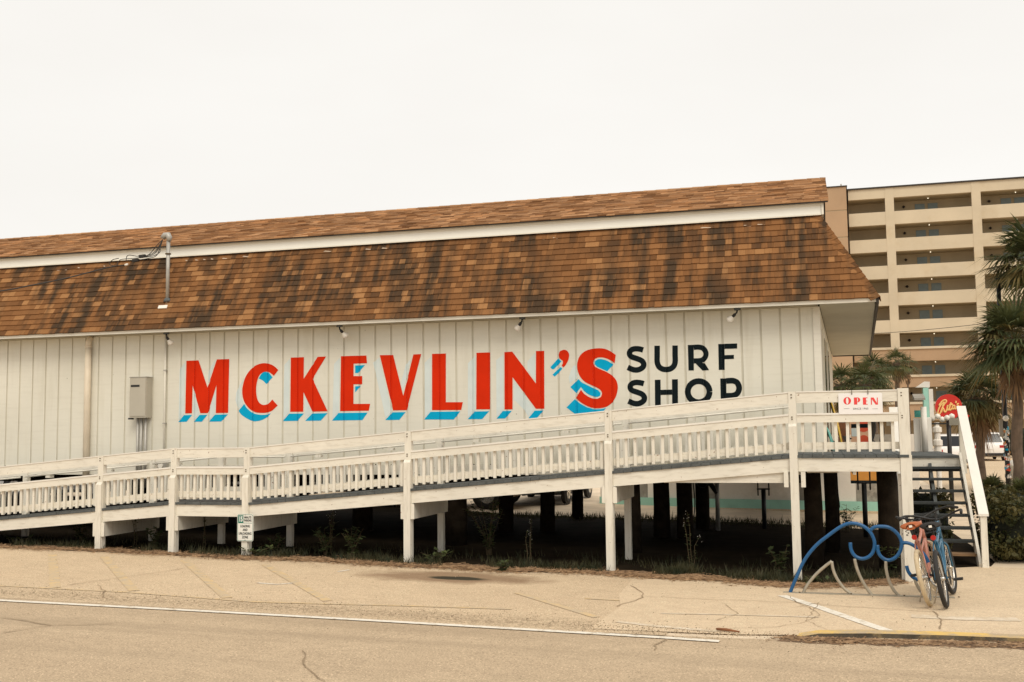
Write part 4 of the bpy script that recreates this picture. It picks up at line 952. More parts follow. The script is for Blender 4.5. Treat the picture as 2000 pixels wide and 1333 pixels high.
    MB().lathe([(.03, 0), (.03, .012)], (.105, 0, .79), Matrix.Rotation(R(-90), 3, 'Y'), 14).build('reflector', MT['reflector'], r)
    MB().rbox((.14, 0, .79), .05, .02, .02).build('reflector_bracket', MT['black_metal'], r)
    # crank, chainwheel, guard, pedals
    MB().lathe([(.10, -.004), (.10, .004)], BB+Vector((0, -.055, 0)), Matrix.Rotation(R(90), 3, 'X'), 24).build('chainwheel', MT['black_metal'], r)
    cg = MB(); cg.tube([BB+Vector((.0, -.057, .098)), Vector((0, -.057, .33+.045))], .004, 4); cg.tube([BB+Vector((.0, -.057, -.098)), Vector((0, -.057, .33-.045))], .004, 4); cg.tube(torus_pts((0, -.057, .33), .045, 16), .006, 4, closed=True)
    cg.build('chain', MT['black_metal'], r)
    ca = R(65)
    for s in (-1, 1):
        e = BB+Vector((math.cos(ca)*.165*s, -s*.075*1, math.sin(ca)*-.165*s*.3)); MB().tube([BB+Vector((0, -s*.07, 0)), e+Vector((0, -s*.005, 0))], .010, 6).build('crank', MT['chrome'], r, True)
        MB().rbox(e+Vector((0, -s*.065, 0)), .08, .10, .026).build('pedal', MT['black_rubber'], r)
    MB().tube([(.36, .05, .30), (.30, .16, .012)], .008, 6).build('kickstand', MT['chrome'], r, True)
    if basket:
        k = MB(); cx, cz = 1.17, .74
        def ring(hx, hy, z): return [(cx+sx_*hx, sy_*hy, z) for sx_, sy_ in ((-1, -1), (1, -1), (1, 1), (-1, 1))]
        rings = [ring(.10+.035*t, .15+.03*t, cz+.24*t) for t in (0, .25, .5, .75, 1)]
        for q in rings: k.tube([Vector(p) for p in q], .0035, 4, closed=True)
        for j in range(4):
            for t in range(7):
                a_ = Vector(rings[0][j]).lerp(Vector(rings[0][(j+1) % 4]), t/7); b_ = Vector(rings[4][j]).lerp(Vector(rings[4][(j+1) % 4]), t/7); k.tube([a_, b_], .0028, 4, cap=False)
        for t in range(6): k.tube([(cx-.10+.2*t/5, -.15, cz), (cx-.10+.2*t/5, .15, cz)], .0025, 4, cap=False)
        k.build('basket', MT['black_metal'], r)
    return r
bp = bicycle('pink cruiser bicycle with tan saddle and cream tyres at the rack', 'bike_pink', 'tyre_cream', 'saddle_tan', True, 30)
bb = bicycle('light blue cruiser bicycle with black saddle and black tyres', 'bike_blue', 'black_rubber', 'black_rubber', False, -6)
for o, p, hd_, lean in ((bp, PZ(1819, 1188), R(79), R(-12)), (bb, PZ(1850, 1191), R(80), R(-9))):
    p.z = .018; o.rotation_mode = 'XYZ'
    o.matrix_world = Matrix.Translation(p) @ Matrix.Rotation(hd_, 4, 'Z') @ Matrix.Rotation(lean, 4, 'X')

# ================================================================== CARS (local: x forward, origin on the ground at the centre)
def car(label, paint, suv=True, group=None, heading=0., loc=(0, 0, 0), emblem=False):
    r = thing('parked_car', (0, 0, 0), label, 'car', group)
    k = 1.0 if suv else .88
    S = [(-2.28, .42, .86*k, .70), (-2.2, .32, 1.0*k, .84), (-1.9, .25, 1.05*k, .89), (-1.35, .22, 1.04*k, .91), (0, .21, 1.0*k, .92), (1.0, .22, .99*k, .91), (1.55, .24, .95*k, .89), (2.0, .28, .88*k, .84), (2.25, .38, .74*k, .72)]
    vs = []; fs = []; n = 10
    for (x, zl, zb, hw) in S:
        h = zb-zl; half = [(hw*.86, zl), (hw*.97, zl+.12*h), (hw, zl+.55*h), (hw*.975, zl+.86*h), (hw*.88, zb)]
        for (y, z) in half: vs.append((x, -y, z))
        for (y, z) in half[::-1]: vs.append((x, y, z))
    for i in range(len(S)-1):
        for j in range(n): fs.append((i*n+j, (i+1)*n+j, (i+1)*n+(j+1) % n, i*n+(j+1) % n))
    fs += [tuple(range(n)), tuple((len(S)-1)*n+j for j in range(n))[::-1]]
    body = MB().add(vs, fs).build('body', MT[paint], r); smooth_by_angle(body, 35)
    zt = 1.66 if suv else 1.43; zb = 1.0*k
    prof = [(-2.12, zb), (-1.72 if suv else -1.35, zt-.05), (-1.0, zt), (-.2, zt), (.12, zt-.05), (1.0, zb-.01)]
    def hw(z): return .82-.20*(z-zb)/(zt-zb)
    cab = MB(); L_ = [(x, -hw(z), z) for x, z in prof]; R_ = [(x, hw(z), z) for x, z in prof]; N = len(prof)
    cab.add(L_+R_, [tuple(range(N))[::-1], tuple(range(N, 2*N))]+[(i, i+1, N+i+1, N+i) for i in range(N-1)])
    c = cab.build('cabin', MT[paint], r)
    def side(x0a, x1a, x0b, x1b, s):
        z0, z1 = zb+.05, zt-.13; e = .006
        return [Vector((x0a, s*(hw(z0)+e), z0)), Vector((x1a, s*(hw(z0)+e), z0)), Vector((x1b, s*(hw(z1)+e), z1)), Vector((x0b, s*(hw(z1)+e), z1))]
    for s in (-1, 1):
        for q in ((-1.0, -.08, -.98, -.06), (-.0, .78, .02, .30), (-1.85, -1.08, -1.58 if suv else -1.3, -1.06)):
            MB().flat(side(*q, s)).build('window', MT['glass_dark'], c)
    def cross(i, j, a0, a1):
        P0, P1 = Vector((prof[i][0], 0, prof[i][1])), Vector((prof[j][0], 0, prof[j][1])); nn = Vector((-(P1.z-P0.z), 0, P1.x-P0.x)).normalized()*.008
        p, q = P0.lerp(P1, a0)+nn, P0.lerp(P1, a1)+nn
        return [Vector((p.x, -hw(p.z)*.9, p.z)), Vector((q.x, -hw(q.z)*.9, q.z)), Vector((q.x, hw(q.z)*.9, q.z)), Vector((p.x, hw(p.z)*.9, p.z))]
    MB().flat(cross(4, 5, .05, .92)).build('windscreen', MT['glass_dark'], c); MB().flat(cross(0, 1, .12, .92)).build('rear_window', MT['glass_dark'], c)
    for x in (-1.35, 1.38):
        for s in (-1, 1):
            M_ = Matrix.Rotation(R(90 if s < 0 else -90), 3, 'X')
            MB().lathe([(.40, 0), (.40, .028)], (x, s*.885, .36), M_, 24).build('wheel_arch', MT['black_rubber'], r)
            w_ = MB().lathe([(.20, -.1), (.32, -.1), (.335, -.06), (.335, .015), (.31, .05), (.22, .05), (.215, .03)], (x, s*.885, .335), M_, 24).build('wheel', MT['black_rubber'], r, True)
            rm = MB().lathe([(.21, .02), (.21, .045)], (x, s*.885, .335), M_, 20)
            for a_ in range(5):
                an = R(72*a_); rm.rbox(Vector((x, s*.938, .335))+Vector((math.cos(an)*.11, 0, math.sin(an)*.11)), .2, .02, .045, Matrix.Rotation(-an, 3, 'Y'))
            rm.build('rim', MT['chrome'], w_)
    for s in (-1, 1):
        MB().rbox((-2.22, s*.66, .84*k), .14, .30, .15).build('tail_light', MT['tail_red'], r)
        MB().rbox((2.16, s*.58, .70*k), .16, .30, .13).build('headlight', MT['lamp_white'], r)
        MB().rbox((.72, s*.98, 1.03*k), .16, .18, .12).build('mirror', MT[paint], r)
    MB().box(2.2, 2.275, -.6, .6, .30, .52).build('front_bumper', MT['black_rubber'], r); MB().box(-2.3, -2.2, -.75, .75, .30, .46).build('rear_bumper', MT['black_rubber'], r)
    MB().box(2.276, 2.284, -.155, .155, .46, .61).build('number_plate', MT['sign_white'], r); MB().box(-2.312, -2.295, -.155, .155, .68, .83).build('number_plate', MT['sign_white'], r)
    if emblem:
        e = MB().tube([Vector((2.27, .06*math.cos(a_*.3927), .72+.06*math.sin(a_*.3927))) for a_ in range(16)], .008, 5, closed=True)
        e.tube([(2.27, -.035, .765), (2.27, 0, .725), (2.27, .035, .765)], .006, 4); e.tube([(2.27, -.05, .735), (2.27, -.025, .67), (2.27, 0, .715), (2.27, .025, .67), (2.27, .05, .735)], .006, 4)
        e.build('emblem', MT['chrome'], r)
    r.location = loc; r.rotation_euler = (0, 0, heading); return r
def gl(p): return (p[0], p[1], gz(p[0])+.006)
CG = 'cars parked behind and under the shop'
a, b = PY(757, 990, 8.3), PY(952, 990, 8.3)
car('silver sport utility car parked side-on behind the middle of the ramp', 'car_silver', True, CG, 0, gl(((a.x+b.x)/2, 9.1)))
p = PY(1022, 980, 9.3); car('black car facing out with white number plate under the shop', 'car_black', False, CG, R(-90), gl((p.x, 9.3+2.3+.3)), True)
p = PY(120, 930, 7.6); car('pale car parked side-on behind the far left end of ramp', 'car_white', False, CG, R(180), gl((p.x, 8.3)))
p = PY(430, 930, 8.2); car('black car parked behind the level landing of the ramp', 'car_black', True, CG, R(-84), gl((p.x, 11.0)))
p = PZ(1921, 899); car('white car seen from behind beside a far palm trunk', 'car_white', True, 'white cars in the street', R(92), (p.x, p.y, .006))
p = PZ(1866, 914); car('white car half hidden behind the right stair handrail', 'car_white', True, 'white cars in the street', R(86), (p.x, p.y+1, .006))

# ================================================================== THINGS ON THE DECK AND BEYOND
def surfboard(label, m, base, top, wd, th=.05, fin=True):
    r = thing('surfboard', base, label, 'surfboard', 'surfboards leaning on the deck'); base, top = Vector(base), Vector(top); ax = (top-base); L = ax.length; ax.normalize()
    side = Vector((0, 1, 0)); side = (side-ax*side.dot(ax)).normalized(); nrm = ax.cross(side); vs = []; fs = []; n = 12; st = 14
    for i in range(st+1):
        t = i/st; hwid = wd/2*max(.02, (math.sin(math.pi*min(max(t*.94+.04, 0), 1)))**.6); rk = .10*(2*t-1)**2*(1 if t > .5 else .4)
        c = base+ax*L*t+nrm*rk
        for k in range(n):
            an = 2*math.pi*k/n; vs.append(c+side*hwid*math.cos(an)+nrm*th/2*math.sin(an)*max(.15, math.sin(math.pi*min(max(t, .02), .98))**.4))
    for i in range(st):
        for k in range(n): fs.append((i*n+k, i*n+(k+1) % n, (i+1)*n+(k+1) % n, (i+1)*n+k))
    fs += [tuple(range(n))[::-1], tuple(st*n+k for k in range(n))]
    MB().add(vs, fs).build('deck', MT[m], r, True)
    if fin:
        c = base+ax*L*.1; MB().prism([c-nrm*.02, c+ax*.13-nrm*.02, c+ax*.03-nrm*.16], side*.008).build('fin', MT['black_rubber'], r)
    return r
def DP(x, y, Y): p = PY(x, y, Y); return Vector((p.x, Y, p.z))
q = DP(1651, 880, 1.2); q.z = 1.715; surfboard('tall yellow surfboard leaning behind the deck railing', 'board_yellow', q, DP(1609, 740, 1.9), .48)
q = DP(1632, 880, .8); q.z = 1.715; surfboard('teal surfboard leaning beside the yellow surfboard', 'board_teal', q, DP(1611, 826, 1.1), .5)
q = DP(1700, 880, 1.6); q.z = 1.715; surfboard('black surfboard leaning right of the orange mural panel', 'black_rubber', q, DP(1712, 820, 1.9), .42)
q = DP(1722, 880, 1.9); q.z = 1.715; surfboard('black bodyboard standing nearest the deck corner post', 'black_rubber', q, DP(1724, 815, 2.0), .5, .07, False)
p0, p1 = DP(1636, 824, 2.6), DP(1661, 880, 2.6)
r = thing('wooden_crate', (p0.x, 2.6, 1.675), 'brown slatted wooden board standing on the deck behind railing', 'crate')
for i in range(5): MB().box(p0.x, p1.x, 2.6, 2.64, 1.68+i*.125, 1.68+i*.125+.118).build('slat', MT['wood_brown'], r)
MB().box(p0.x+.03, p0.x+.08, 2.641, 2.68, 1.675, 2.31).box(p1.x-.08, p1.x-.03, 2.641, 2.68, 1.675, 2.31).build('leg', MT['wood_brown'], r)
p0, p1 = DP(1661, 822, 2.4), DP(1699, 880, 2.4)
r = thing('mural_panel', (p0.x, 2.4, 1.675), 'colourful painted panel with an orange disc behind the railing', 'panel')
pn = MB().box(p0.x, p1.x, 2.4, 2.43, 1.68, p0.z).build('panel', MT['mural_pink'], r); cx = (p0.x+p1.x)/2+.06; w_ = p1.x-p0.x
MB().box(p0.x+.01, p1.x-.01, 2.3965, 2.3995, p0.z-.13, p0.z-.06).build('stripe', MT['letter_dark'], pn); MB().box(p0.x+.01, p0.x+w_*.4, 2.3965, 2.3995, p0.z-.28, p0.z-.135).build('stripe', MT['letter_pale'], pn)
MB().lathe([(.085, 0), (.085, .004)], (cx, 2.3995, 1.86), Matrix.Rotation(R(90), 3, 'X'), 24).build('disc', MT['mural_red'], pn)
MB().lathe([(.12, 0), (.12, .002)], (cx, 2.3995, 2.12), Matrix.Rotation(R(90), 3, 'X'), 24).build('disc', MT['mural_red'], pn)
MB().box(p0.x+.05, p0.x+.1, 2.431, 2.5, 1.675, p0.z).build('leg', MT['wood_brown'], r)
# white and turquoise partition past the stairs
YK = 4.5
a, b = DP(1783, 800, YK), DP(1822, 880, YK)
K = thing('partition', (a.x, YK, 1.56), 'white boarded partition with turquoise panel at the top of the stairs', 'partition')
for i in range(3):
    x0 = a.x+(b.x-a.x)*i/3; MB().box(x0+.002, x0+(b.x-a.x)/3-.002, YK, YK+.05, LZ+.002, DP(1800, 817, YK).z).build('board', MT['white_rail'], K)
t0, t1 = DP(1803, 758, YK), DP(1816, 815.5, YK); MB().box(t0.x, t1.x, YK+.005, YK+.25, t1.z, t0.z).build('turquoise_panel', MT['teal'], K)
t2 = DP(1822, 760, YK); MB().box(t1.x+.002, t2.x, YK, YK+.25, t1.z, t2.z).build('corner_board', MT['peel_white'], K)
t3 = DP(1786, 802, YK); t4 = DP(1799, 815.5, YK); MB().box(t3.x, t4.x, YK+.02, YK+.06, t4.z, t3.z).build('turquoise_panel', MT['teal_deep'], K)
MB().prism([DP(1789, 757, YK+.02), DP(1803, 757, YK+.02), DP(1816, 757, YK+.02), DP(1816, 746, YK+.02), DP(1806, 745.5, YK+.02)], (0, .22, 0)).build('cap_board', MT['white_rail'], K)
t5 = DP(1797, 795, YK-.15); t6 = DP(1804, 880, YK-.15); MB().tube([(t5.x+.06, YK-.15, LZ+.001), (t5.x+.06, YK-.15, t5.z)], .055, 12).build('round_post', MT['white_rail'], K, True)
MB().hexa([(a.x, YK-.4, DP(1783, 783, YK).z), (t0.x-.004, YK-.4, DP(1783, 783, YK).z), (t0.x-.004, YK, DP(1783, 781, YK).z), (a.x, YK, DP(1783, 781, YK).z), (a.x, YK-.4, DP(1783, 779, YK).z), (t0.x-.004, YK-.4, DP(1783, 779, YK).z), (t0.x-.004, YK, DP(1783, 770, YK).z), (a.x, YK, DP(1783, 770, YK).z)]).build('small_roof', MT['peel_grey'], K)
# stacked white ornament post right of it
p = DP(1832, 880, 5.6); r = thing('ornament_post', (p.x, 5.6, 0), 'white stacked ornamental post beside the round red sign', 'post')
MB().lathe([(.05, 0), (.05, 1.42), (.10, 1.44), (.10, 1.55), (.07, 1.56), (.07, 1.68), (.095, 1.7), (.095, 1.8), (.06, 1.82), (.06, 1.95), (.09, 1.97), (.09, 2.06), (.05, 2.08), (.05, 2.16)], (p.x, 5.6, 0), n=10).build('column', MT['peel_white'], r)
for i in range(6): MB().lathe([(.0, -.06), (.05, -.035), (.06, 0), (.05, .035), (.0, .06)], (p.x-.16+.09*i, 5.6+.03*(i % 2), 2.22+.03*((i*7) % 3)), n=8, capa=False, capb=False).build('ball', MT['lamp_white'], r, True)
MB().box(p.x-.2, p.x+.5, 5.55, 5.65, 2.12, 2.15).build('shelf', MT['black_metal'], r)
# round red sign
YS = 9.0; c = DP(1853, 795, YS); rad = PY(1879.5, 795, YS).x-c.x
r = thing('round_sign', (c.x, YS, 0), 'round red sign with yellow script lettering beside the stair handrail', 'sign')
dk = MB().lathe([(rad, 0), (rad, .10)], (c.x, YS+.1, c.z), Matrix.Rotation(R(90), 3, 'X'), 40).build('disc', MT['ritas_red'], r)
MB().tube([(c.x, YS+.2, 0), (c.x, YS+.2, c.z+.1)], .05, 8).build('pole', MT['black_metal'], r, True)
def RS(L): return smooth_path([DP(1780+x/6.663, 740+y/6.663, YS-.004) for x, y in L], 4)
sc_ = MB()
for L in ([(425,300),(410,345),(398,400),(390,440)], [(430,310),(395,330),(365,375),(345,430),(350,462),(375,450),(400,380),(430,330),(452,305),(455,285),(435,278),(405,290),(375,325),(358,350)], [(405,375),(420,400),(432,438),(450,425),(462,400)], [(475,345),(462,395),(470,412),(488,395)], [(515,310),(500,360),(492,400),(505,410),(525,390)], [(488,348),(540,332)], [(565,352),(545,350),(530,375),(535,398),(555,385),(568,352),(562,385),(575,395),(590,375)], [(582,290),(576,320)], [(618,325),(600,330),(600,348),(618,362),(605,382),(585,380)]):
    sc_.tube(RS(L), .019, 5)
sc_.build('script_lettering', MT['ritas_yellow'], dk, True)
text_mesh('ISLAND', .055, lambda x, y: (c.x+.02+x, YS-.004, c.z-rad*.83+y), 'ritas_yellow', 'small_lettering', dk)
f0 = DP(1889, 812, YS); MB().prism([(f0.x-.1, YS+.05, f0.z+.08), (f0.x+.06, YS+.05, f0.z), (f0.x-.06, YS+.05, f0.z-.16)], (0, .006, 0)).build('pennant', MT['ritas_red'], r)
# patched low wall with teal base behind the shop
A0, B0 = PG(1175, 983), PG(1800, 1004); A0.z = gz(A0.x); B0.z = 0
PW = thing('patched_wall', A0.lerp(B0, .5), 'low patched white and grey wall with teal painted base behind piles', 'wall')
dv = (B0-A0); LW = dv.length; ux = dv.normalized(); nv = Vector((ux.y, -ux.x, 0)); x = 0.; i = 0
def wquad(x0, x1, z0, z1, off, th): 
    P = [A0+ux*x0+nv*(off+th), A0+ux*x1+nv*(off+th), A0+ux*x1+nv*off, A0+ux*x0+nv*off]; P = [Vector((p.x, p.y, 0)) for p in P]
    return [p+Vector((0, 0, z0)) for p in P]+[p+Vector((0, 0, z1)) for p in P]
mats_ = ['peel_white', 'peel_grey', 'peel_white', 'peel_grey', 'peel_white', 'peel_white', 'peel_grey', 'peel_white', 'peel_grey']
while x < LW:
    x1 = min(x+rnd.uniform(.45, 1.1), LW); MB().hexa(wquad(x+.004, x1-.004, .22, 1.9, rnd.uniform(0, .03), .05)).build('panel', MT[mats_[i % 9]], PW); x = x1; i += 1
MB().hexa(wquad(0, LW, -.05, .27, .085, .06)).build('teal_base', MT['teal'], PW)
MB().hexa(wquad(0, LW, -.05, .05, .15, .12)).build('footing', MT['slab_concrete'], PW)
so0, so1 = PY(1661, 926, 8.8), PY(1716, 939, 8.8); r = thing('orange_panel', (so0.x, 8.8, so1.z), 'orange painted board hung high on the patched wall', 'panel')
MB().box(so0.x, so1.x, 8.8, 8.83, so1.z, so0.z+.25).build('board', MT['orange'], r); MB().box(so0.x, so1.x, 8.79, 8.835, so1.z-.07, so1.z-.002).build('frame', MT['letter_dark'], r)
# steel jack posts with U brackets
for (px_, py_, Yj, lab) in ((1493, 1022, 5.2, 'black steel jack post under the ramp beyond the lone piles'), (1690, 1010, 4.0, 'black steel jack post under the deck between two big piles')):
    p = PY(px_, py_, Yj); zt = PY(px_, 957 if px_ < 1600 else 945, Yj).z
    r = thing('jack_post', (p.x, Yj, 0), lab, 'post', 'steel jack posts')
    MB().tube([(p.x, Yj, gz(p.x)-.02), (p.x, Yj, zt)], .048, 10).build('tube', MT['black_metal'], r, True); MB().box(p.x-.13, p.x+.13, Yj-.04, Yj+.04, zt, zt+.03).build('bracket', MT['black_metal'], r)
    for s in (-1, 1): MB().tube([(p.x+s*.11, Yj, zt-.12), (p.x+s*.11, Yj, 1.42)], .016, 6).build('rod', MT['black_metal'], r, True)
p = PY(1402, 1010, 4.6); r = thing('drain_pipe', (p.x, 4.6, 0), 'grey standing drain pipe with a slanted branch under the shop', 'pipe')
MB().tube([(p.x, 4.6, 0), (p.x, 4.6, 1.3)], .045, 10).build('pipe', MT['galv'], r, True); MB().tube([(p.x, 4.6, .78), (p.x-.14, 4.6, .98), (p.x-.15, 4.6, 1.05)], .05, 8).build('branch', MT['black_rubber'], r, True)
MB().tube(smooth_path([(p.x-.15, 4.6, 1.05), (p.x-.25, 4.6, .9), (p.x-.4, 4.6, .95), (p.x-.5, 4.6, 1.3)], 4), .012, 6).build('hose', MT['cable'], r, True)
for (x0, y0, Yh, lab) in ((1355, 1015, 3.6, 'thin black hose hanging between two dark piles'), (1636, 990, 2.2, 'dark looped hose hanging beside the big deck pile')):
    p = PY(x0, y0, Yh); MB_ = MB().tube(smooth_path([(p.x-.02, Yh, 1.4), (p.x, Yh, 1.1), (p.x+.03, Yh, .7), (p.x+.0, Yh, p.z+.05), (p.x-.06, Yh, p.z), (p.x-.10, Yh, p.z+.12)], 5), .013, 6); o = MB_.build('hose', MT['cable'], None, True, Vector((p.x, Yh, 0))); tag(o, lab, 'hose', 'hanging hoses')
# dark fence added to stop sky light leaking behind the undercroft's left end
r = thing('light_block_fence', (-18, 13.5, .2), 'dark timber fence added to block light far behind the left end of the ramp', 'fence')
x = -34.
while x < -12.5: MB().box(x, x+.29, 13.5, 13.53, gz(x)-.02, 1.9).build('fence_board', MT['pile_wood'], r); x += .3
# sticker-covered pole
p = PG(1971, 972); r = thing('utility_pole', (p.x, p.y, 0), 'dark pole covered in stickers beside the right palm trunk', 'pole')
MB().tube([(p.x, p.y, -.05), (p.x, p.y, 1.0), (p.x, p.y, 6.4)], [.075, .07, .06], 12).build('shaft', MT['black_metal'], r, True)
sk = ['sign_white', 'mural_red', 'letter_blue', 'peel_grey', 'sign_white', 'orange', 'letter_pale', 'peel_white', 'black_metal']
for i in range(90):
    an = R(rnd.uniform(180, 360)); z = rnd.uniform(.55, 2.05); M_ = Matrix.Rotation(an-R(270), 3, 'Z')
    MB().rbox(Vector((p.x, p.y, z))+Vector((math.cos(an), math.sin(an), 0))*(.078+.0006*(i % 7)), rnd.uniform(.04, .09), .004, rnd.uniform(.04, .10), M_ @ Matrix.Rotation(rnd.uniform(-.4, .4), 3, 'Y')).build('sticker', MT[sk[i % 9]], r)
MB().rbox((p.x-.12, p.y, 2.0), .10, .1, .5).build('control_box', MT['peel_grey'], r)
MB().lathe([(.0, -.09), (.06, -.06), (.085, 0), (.06, .06), (.0, .09)], (p.x, p.y-.1, 2.28), n=10, capa=False, capb=False).build('push_button_dome', MT['lamp_white'], r, True)
p = PG(1981, 968); r = thing('bollard', (p.x, p.y, 0), 'cream bollard with rounded top between pole and palm', 'bollard')
MB().lathe([(.09, 0), (.09, .85), (.11, .86), (.11, .9), (.10, .97), (.06, 1.03), (.0, 1.05)], (p.x, p.y, 0), n=14, capb=False).build('shaft', MT['lamp_white'], r, True)

# ================================================================== APARTMENT BLOCK
YA = 88.
AP = thing('apartment_building', (12, YA, 0), 'tall cream concrete apartment block with open corridor balconies', 'building')
def ax_(px, py=500): return PY(px, py, YA).x
def az_(py): return PY(1752, py, YA).z
XA0 = ax_(1661); XA1 = ax_(2230)
rows = [(385.5, 412.5), (437.8, 465.5), (491, 518.3), (543.9, 571.7), (596.7, 625.3), (650.8, 678.6), (706, 733), (757, 786), (822, 872)]
tops = az_(366)
cols = []      # column pairs (x0, x1)
bay = ax_(1905)-ax_(1752); cw = ax_(1923)-ax_(1905); c1 = ax_(1733)
x = c1
while x < XA1: cols.append((x, x+cw)); x += bay+cw
prev = tops
for i, (ta, ba) in enumerate(rows):
    m = 'apt_cream' if i < 6 else 'apt_tan'
    MB().box(XA0, XA1, YA, YA+.35, az_(ta), prev).build('parapet', MT[m], AP)
    if i >= 5: MB().box(XA0, XA1, YA-.12, YA+.36, az_(ba)-.22, az_(ba)-.002).build('ledge', MT['apt_cream'], AP); prev = az_(ba)-.225
    else: prev = az_(ba)
    MB().box(XA0, XA1, YA+.352, YA+2.3, az_(ta)-.02, az_(ta)+.35).build('floor_slab', MT['apt_back'], AP)
    if i < 8:
        # one pair of doors for each bay, set in the corridor wall
        for k in range(-1, len(cols)):
            b0 = cols[k][1] if k >= 0 else XA0-(bay-(c1-XA0)); b1 = b0+bay; zt, zb_ = az_(ta)-.05, az_(ba)-1.1
            for s0_, s1_ in ((.30, .43), (.47, .60)):
                q0, q1 = b0+bay*s0_, b0+bay*s1_
                if q0 < XA0: continue
                d = MB().box(q0, q1, YA+2.24, YA+2.3, zb_, zt-.30).build('door', MT['apt_door'], AP)
            if b0+bay*.25 > XA0:
                MB().box(b0+bay*.29, b0+bay*.61, YA+2.21, YA+2.239, zt-.28, zt-.20).build('door_head', MT['apt_back'], AP)
                MB().lathe([(.0, -.16), (.16, 0), (.0, .16)], (b0+bay*.15, YA+2.2, zt-.5), n=8, capa=False, capb=False).build('wall_lamp', MT['dark_edge'], AP)
                MB().lathe([(.0, -.06), (.06, 0), (.0, .06)], (b0+bay*.46, YA+1.0, zt-.05), n=8, capa=False, capb=False).build('ceiling_lamp', MT['lamp_glow'], AP)
MB().box(XA0, XA1, YA+2.305, YA+14, 0, tops-.4).build('corridor_wall', MT['apt_back'], AP)
for i, (a_, b_) in enumerate(cols):
    MB().box(a_, b_, YA-.03, YA+.36, az_(683), tops-.004).build('column', MT['apt_cream'], AP); MB().box(a_, b_, YA-.02, YA+.34, 0, az_(684)).build('column', MT['apt_tan'], AP)
MB().box(XA0-.1, XA1, YA-.15, YA+14, tops+.002, tops+.14).build('roof_edge', MT['dark_edge'], AP)
xt0, xt1 = ax_(1560), ax_(1657); zt = az_(362)+.25
for (ya, yb) in ((362, 407), (409, 460), (462, 690), (692, 872)): MB().box(xt0, xt1, YA-1.0, YA+6, az_(yb), az_(ya)).build('stair_tower', MT['apt_tan'], AP)
MB().box(xt0+.05, xt1-.05, YA-.95, YA+5.9, 0, az_(362)-.1).build('tower_core', MT['apt_back'], AP)
MB().box(xt0-.1, xt1+.1, YA-1.1, YA+6.1, az_(361.8), az_(360)).build('roof_edge', MT['dark_edge'], AP)
MB().tube([(ax_(1648), YA, az_(361)), (ax_(1648), YA, az_(352))], .08, 6).build('vent_pipe', MT['galv'], AP)
w0, w1 = PY(1640, 655, 55), PY(2040, 618, 55)
o = MB().tube(smooth_path([w0, w0.lerp(w1, .3)+Vector((0, 0, -.15)), w0.lerp(w1, .6)+Vector((0, 0, -.15)), w1], 6), .018, 5).build('overhead_wire', MT['cable'], None, True, w0); tag(o, 'thin overhead wire crossing in front of the apartment block', 'wire')

# ================================================================== VEGETATION
def palm(label, base, top, rad, nf, seed, tr=.13, yellow=.25, dead=12, spread=(-55, 80), skirt=True, group='cabbage palms'):
    g = random.Random(seed); base, top = Vector(base), Vector(top); r = thing('palm_tree', base, label, 'palm tree', group)
    n = 9; path = [base.lerp(top, i/n)+Vector((g.uniform(-.03, .03), g.uniform(-.03, .03), 0)) for i in range(n+1)]
    m = MB().tube(path, [tr*1.15]+[tr*g.uniform(.9, 1.05) for _ in range(n-2)]+[tr*1.25, tr*1.3], 12)
    H = (top-base).length
    for i in range(60):
        z = g.uniform(max(0, H-1.3), H); an = g.uniform(0, 2*math.pi); c = base+(top-base)*(z/H)+Vector((math.cos(an), math.sin(an), 0))*tr*1.1
        m.tube([c, c+Vector((math.cos(an)*.10, math.sin(an)*.10, .18))], [.035, .012], 4)
    m.build('trunk', MT['palm_trunk'], r, False)
    gm, ym, dm = MB(), MB(), MB()
    def frond(mb, el, az, L, dead_=False):
        d = Vector((math.cos(az)*math.cos(el), math.sin(az)*math.cos(el), math.sin(el))); p1 = top+d*L*.48+Vector((0, 0, .02-(.10*L if not dead_ else .25*L)))
        mb.tube([top, top+d*L*.25+Vector((0, 0, .03)), p1], .011, 3, cap=False)
        fd = (p1-(top+d*L*.25)).normalized(); sd_ = fd.cross(Vector((0, 0, 1))); sd_ = sd_.normalized() if sd_.length > .05 else Vector((math.sin(az), -math.cos(az), 0)); un_ = sd_.cross(fd).normalized()
        nb = 23 if not dead_ else 13
        for k in range(nb):
            a_ = (k/(nb-1)-.5)*R(205 if not dead_ else 120); a_ += g.uniform(-.07, .07); bl = L*.66*(1-.30*abs(k/(nb-1)-.5)*2)*g.uniform(.7, 1.15)
            dr = (fd*math.cos(a_)+sd_*math.sin(a_)+un_*.10*math.cos(a_*2)).normalized(); wv = dr.cross(un_).normalized()*(.012+.010*L)
            mid = p1+dr*bl*.55+Vector((0, 0, -.04*bl)); tip = p1+dr*bl+Vector((g.uniform(-.04, .04), g.uniform(-.04, .04), -(.30 if not dead_ else .5)*bl*g.uniform(.4, 1.4)))
            mb.add([p1-wv*.3, p1+wv*.3, mid+wv, mid-wv, tip], [(0, 1, 2, 3), (3, 2, 4)])
    for i in range(nf):
        el = R(spread[1]-(spread[1]-spread[0])*(i/nf)**.8+g.uniform(-10, 10)); az = i*2.39996+g.uniform(-.3, .3)
        frond(ym if g.random() < yellow*(1.6 if el < 0 else .6) else gm, el, az, rad*g.uniform(.85, 1.1))
    for i in range(dead): frond(dm, R(g.uniform(-82, -45)), g.uniform(0, 2*math.pi), rad*g.uniform(.6, .9), True)
    gm.build('crown', MT['palm_green'], r); 
    if ym.v: ym.build('yellow_fronds', MT['palm_yellow'], r)
    if dm.v: dm.build('dead_fronds', MT['palm_dead'], r)
    return r
b = PG(1991, 978); palm('large dark green palm at the right edge with thick trunk', b, PY(1982, 668, b.y), 1.6, 70, 3, .15, .3, 10, (-28, 85))
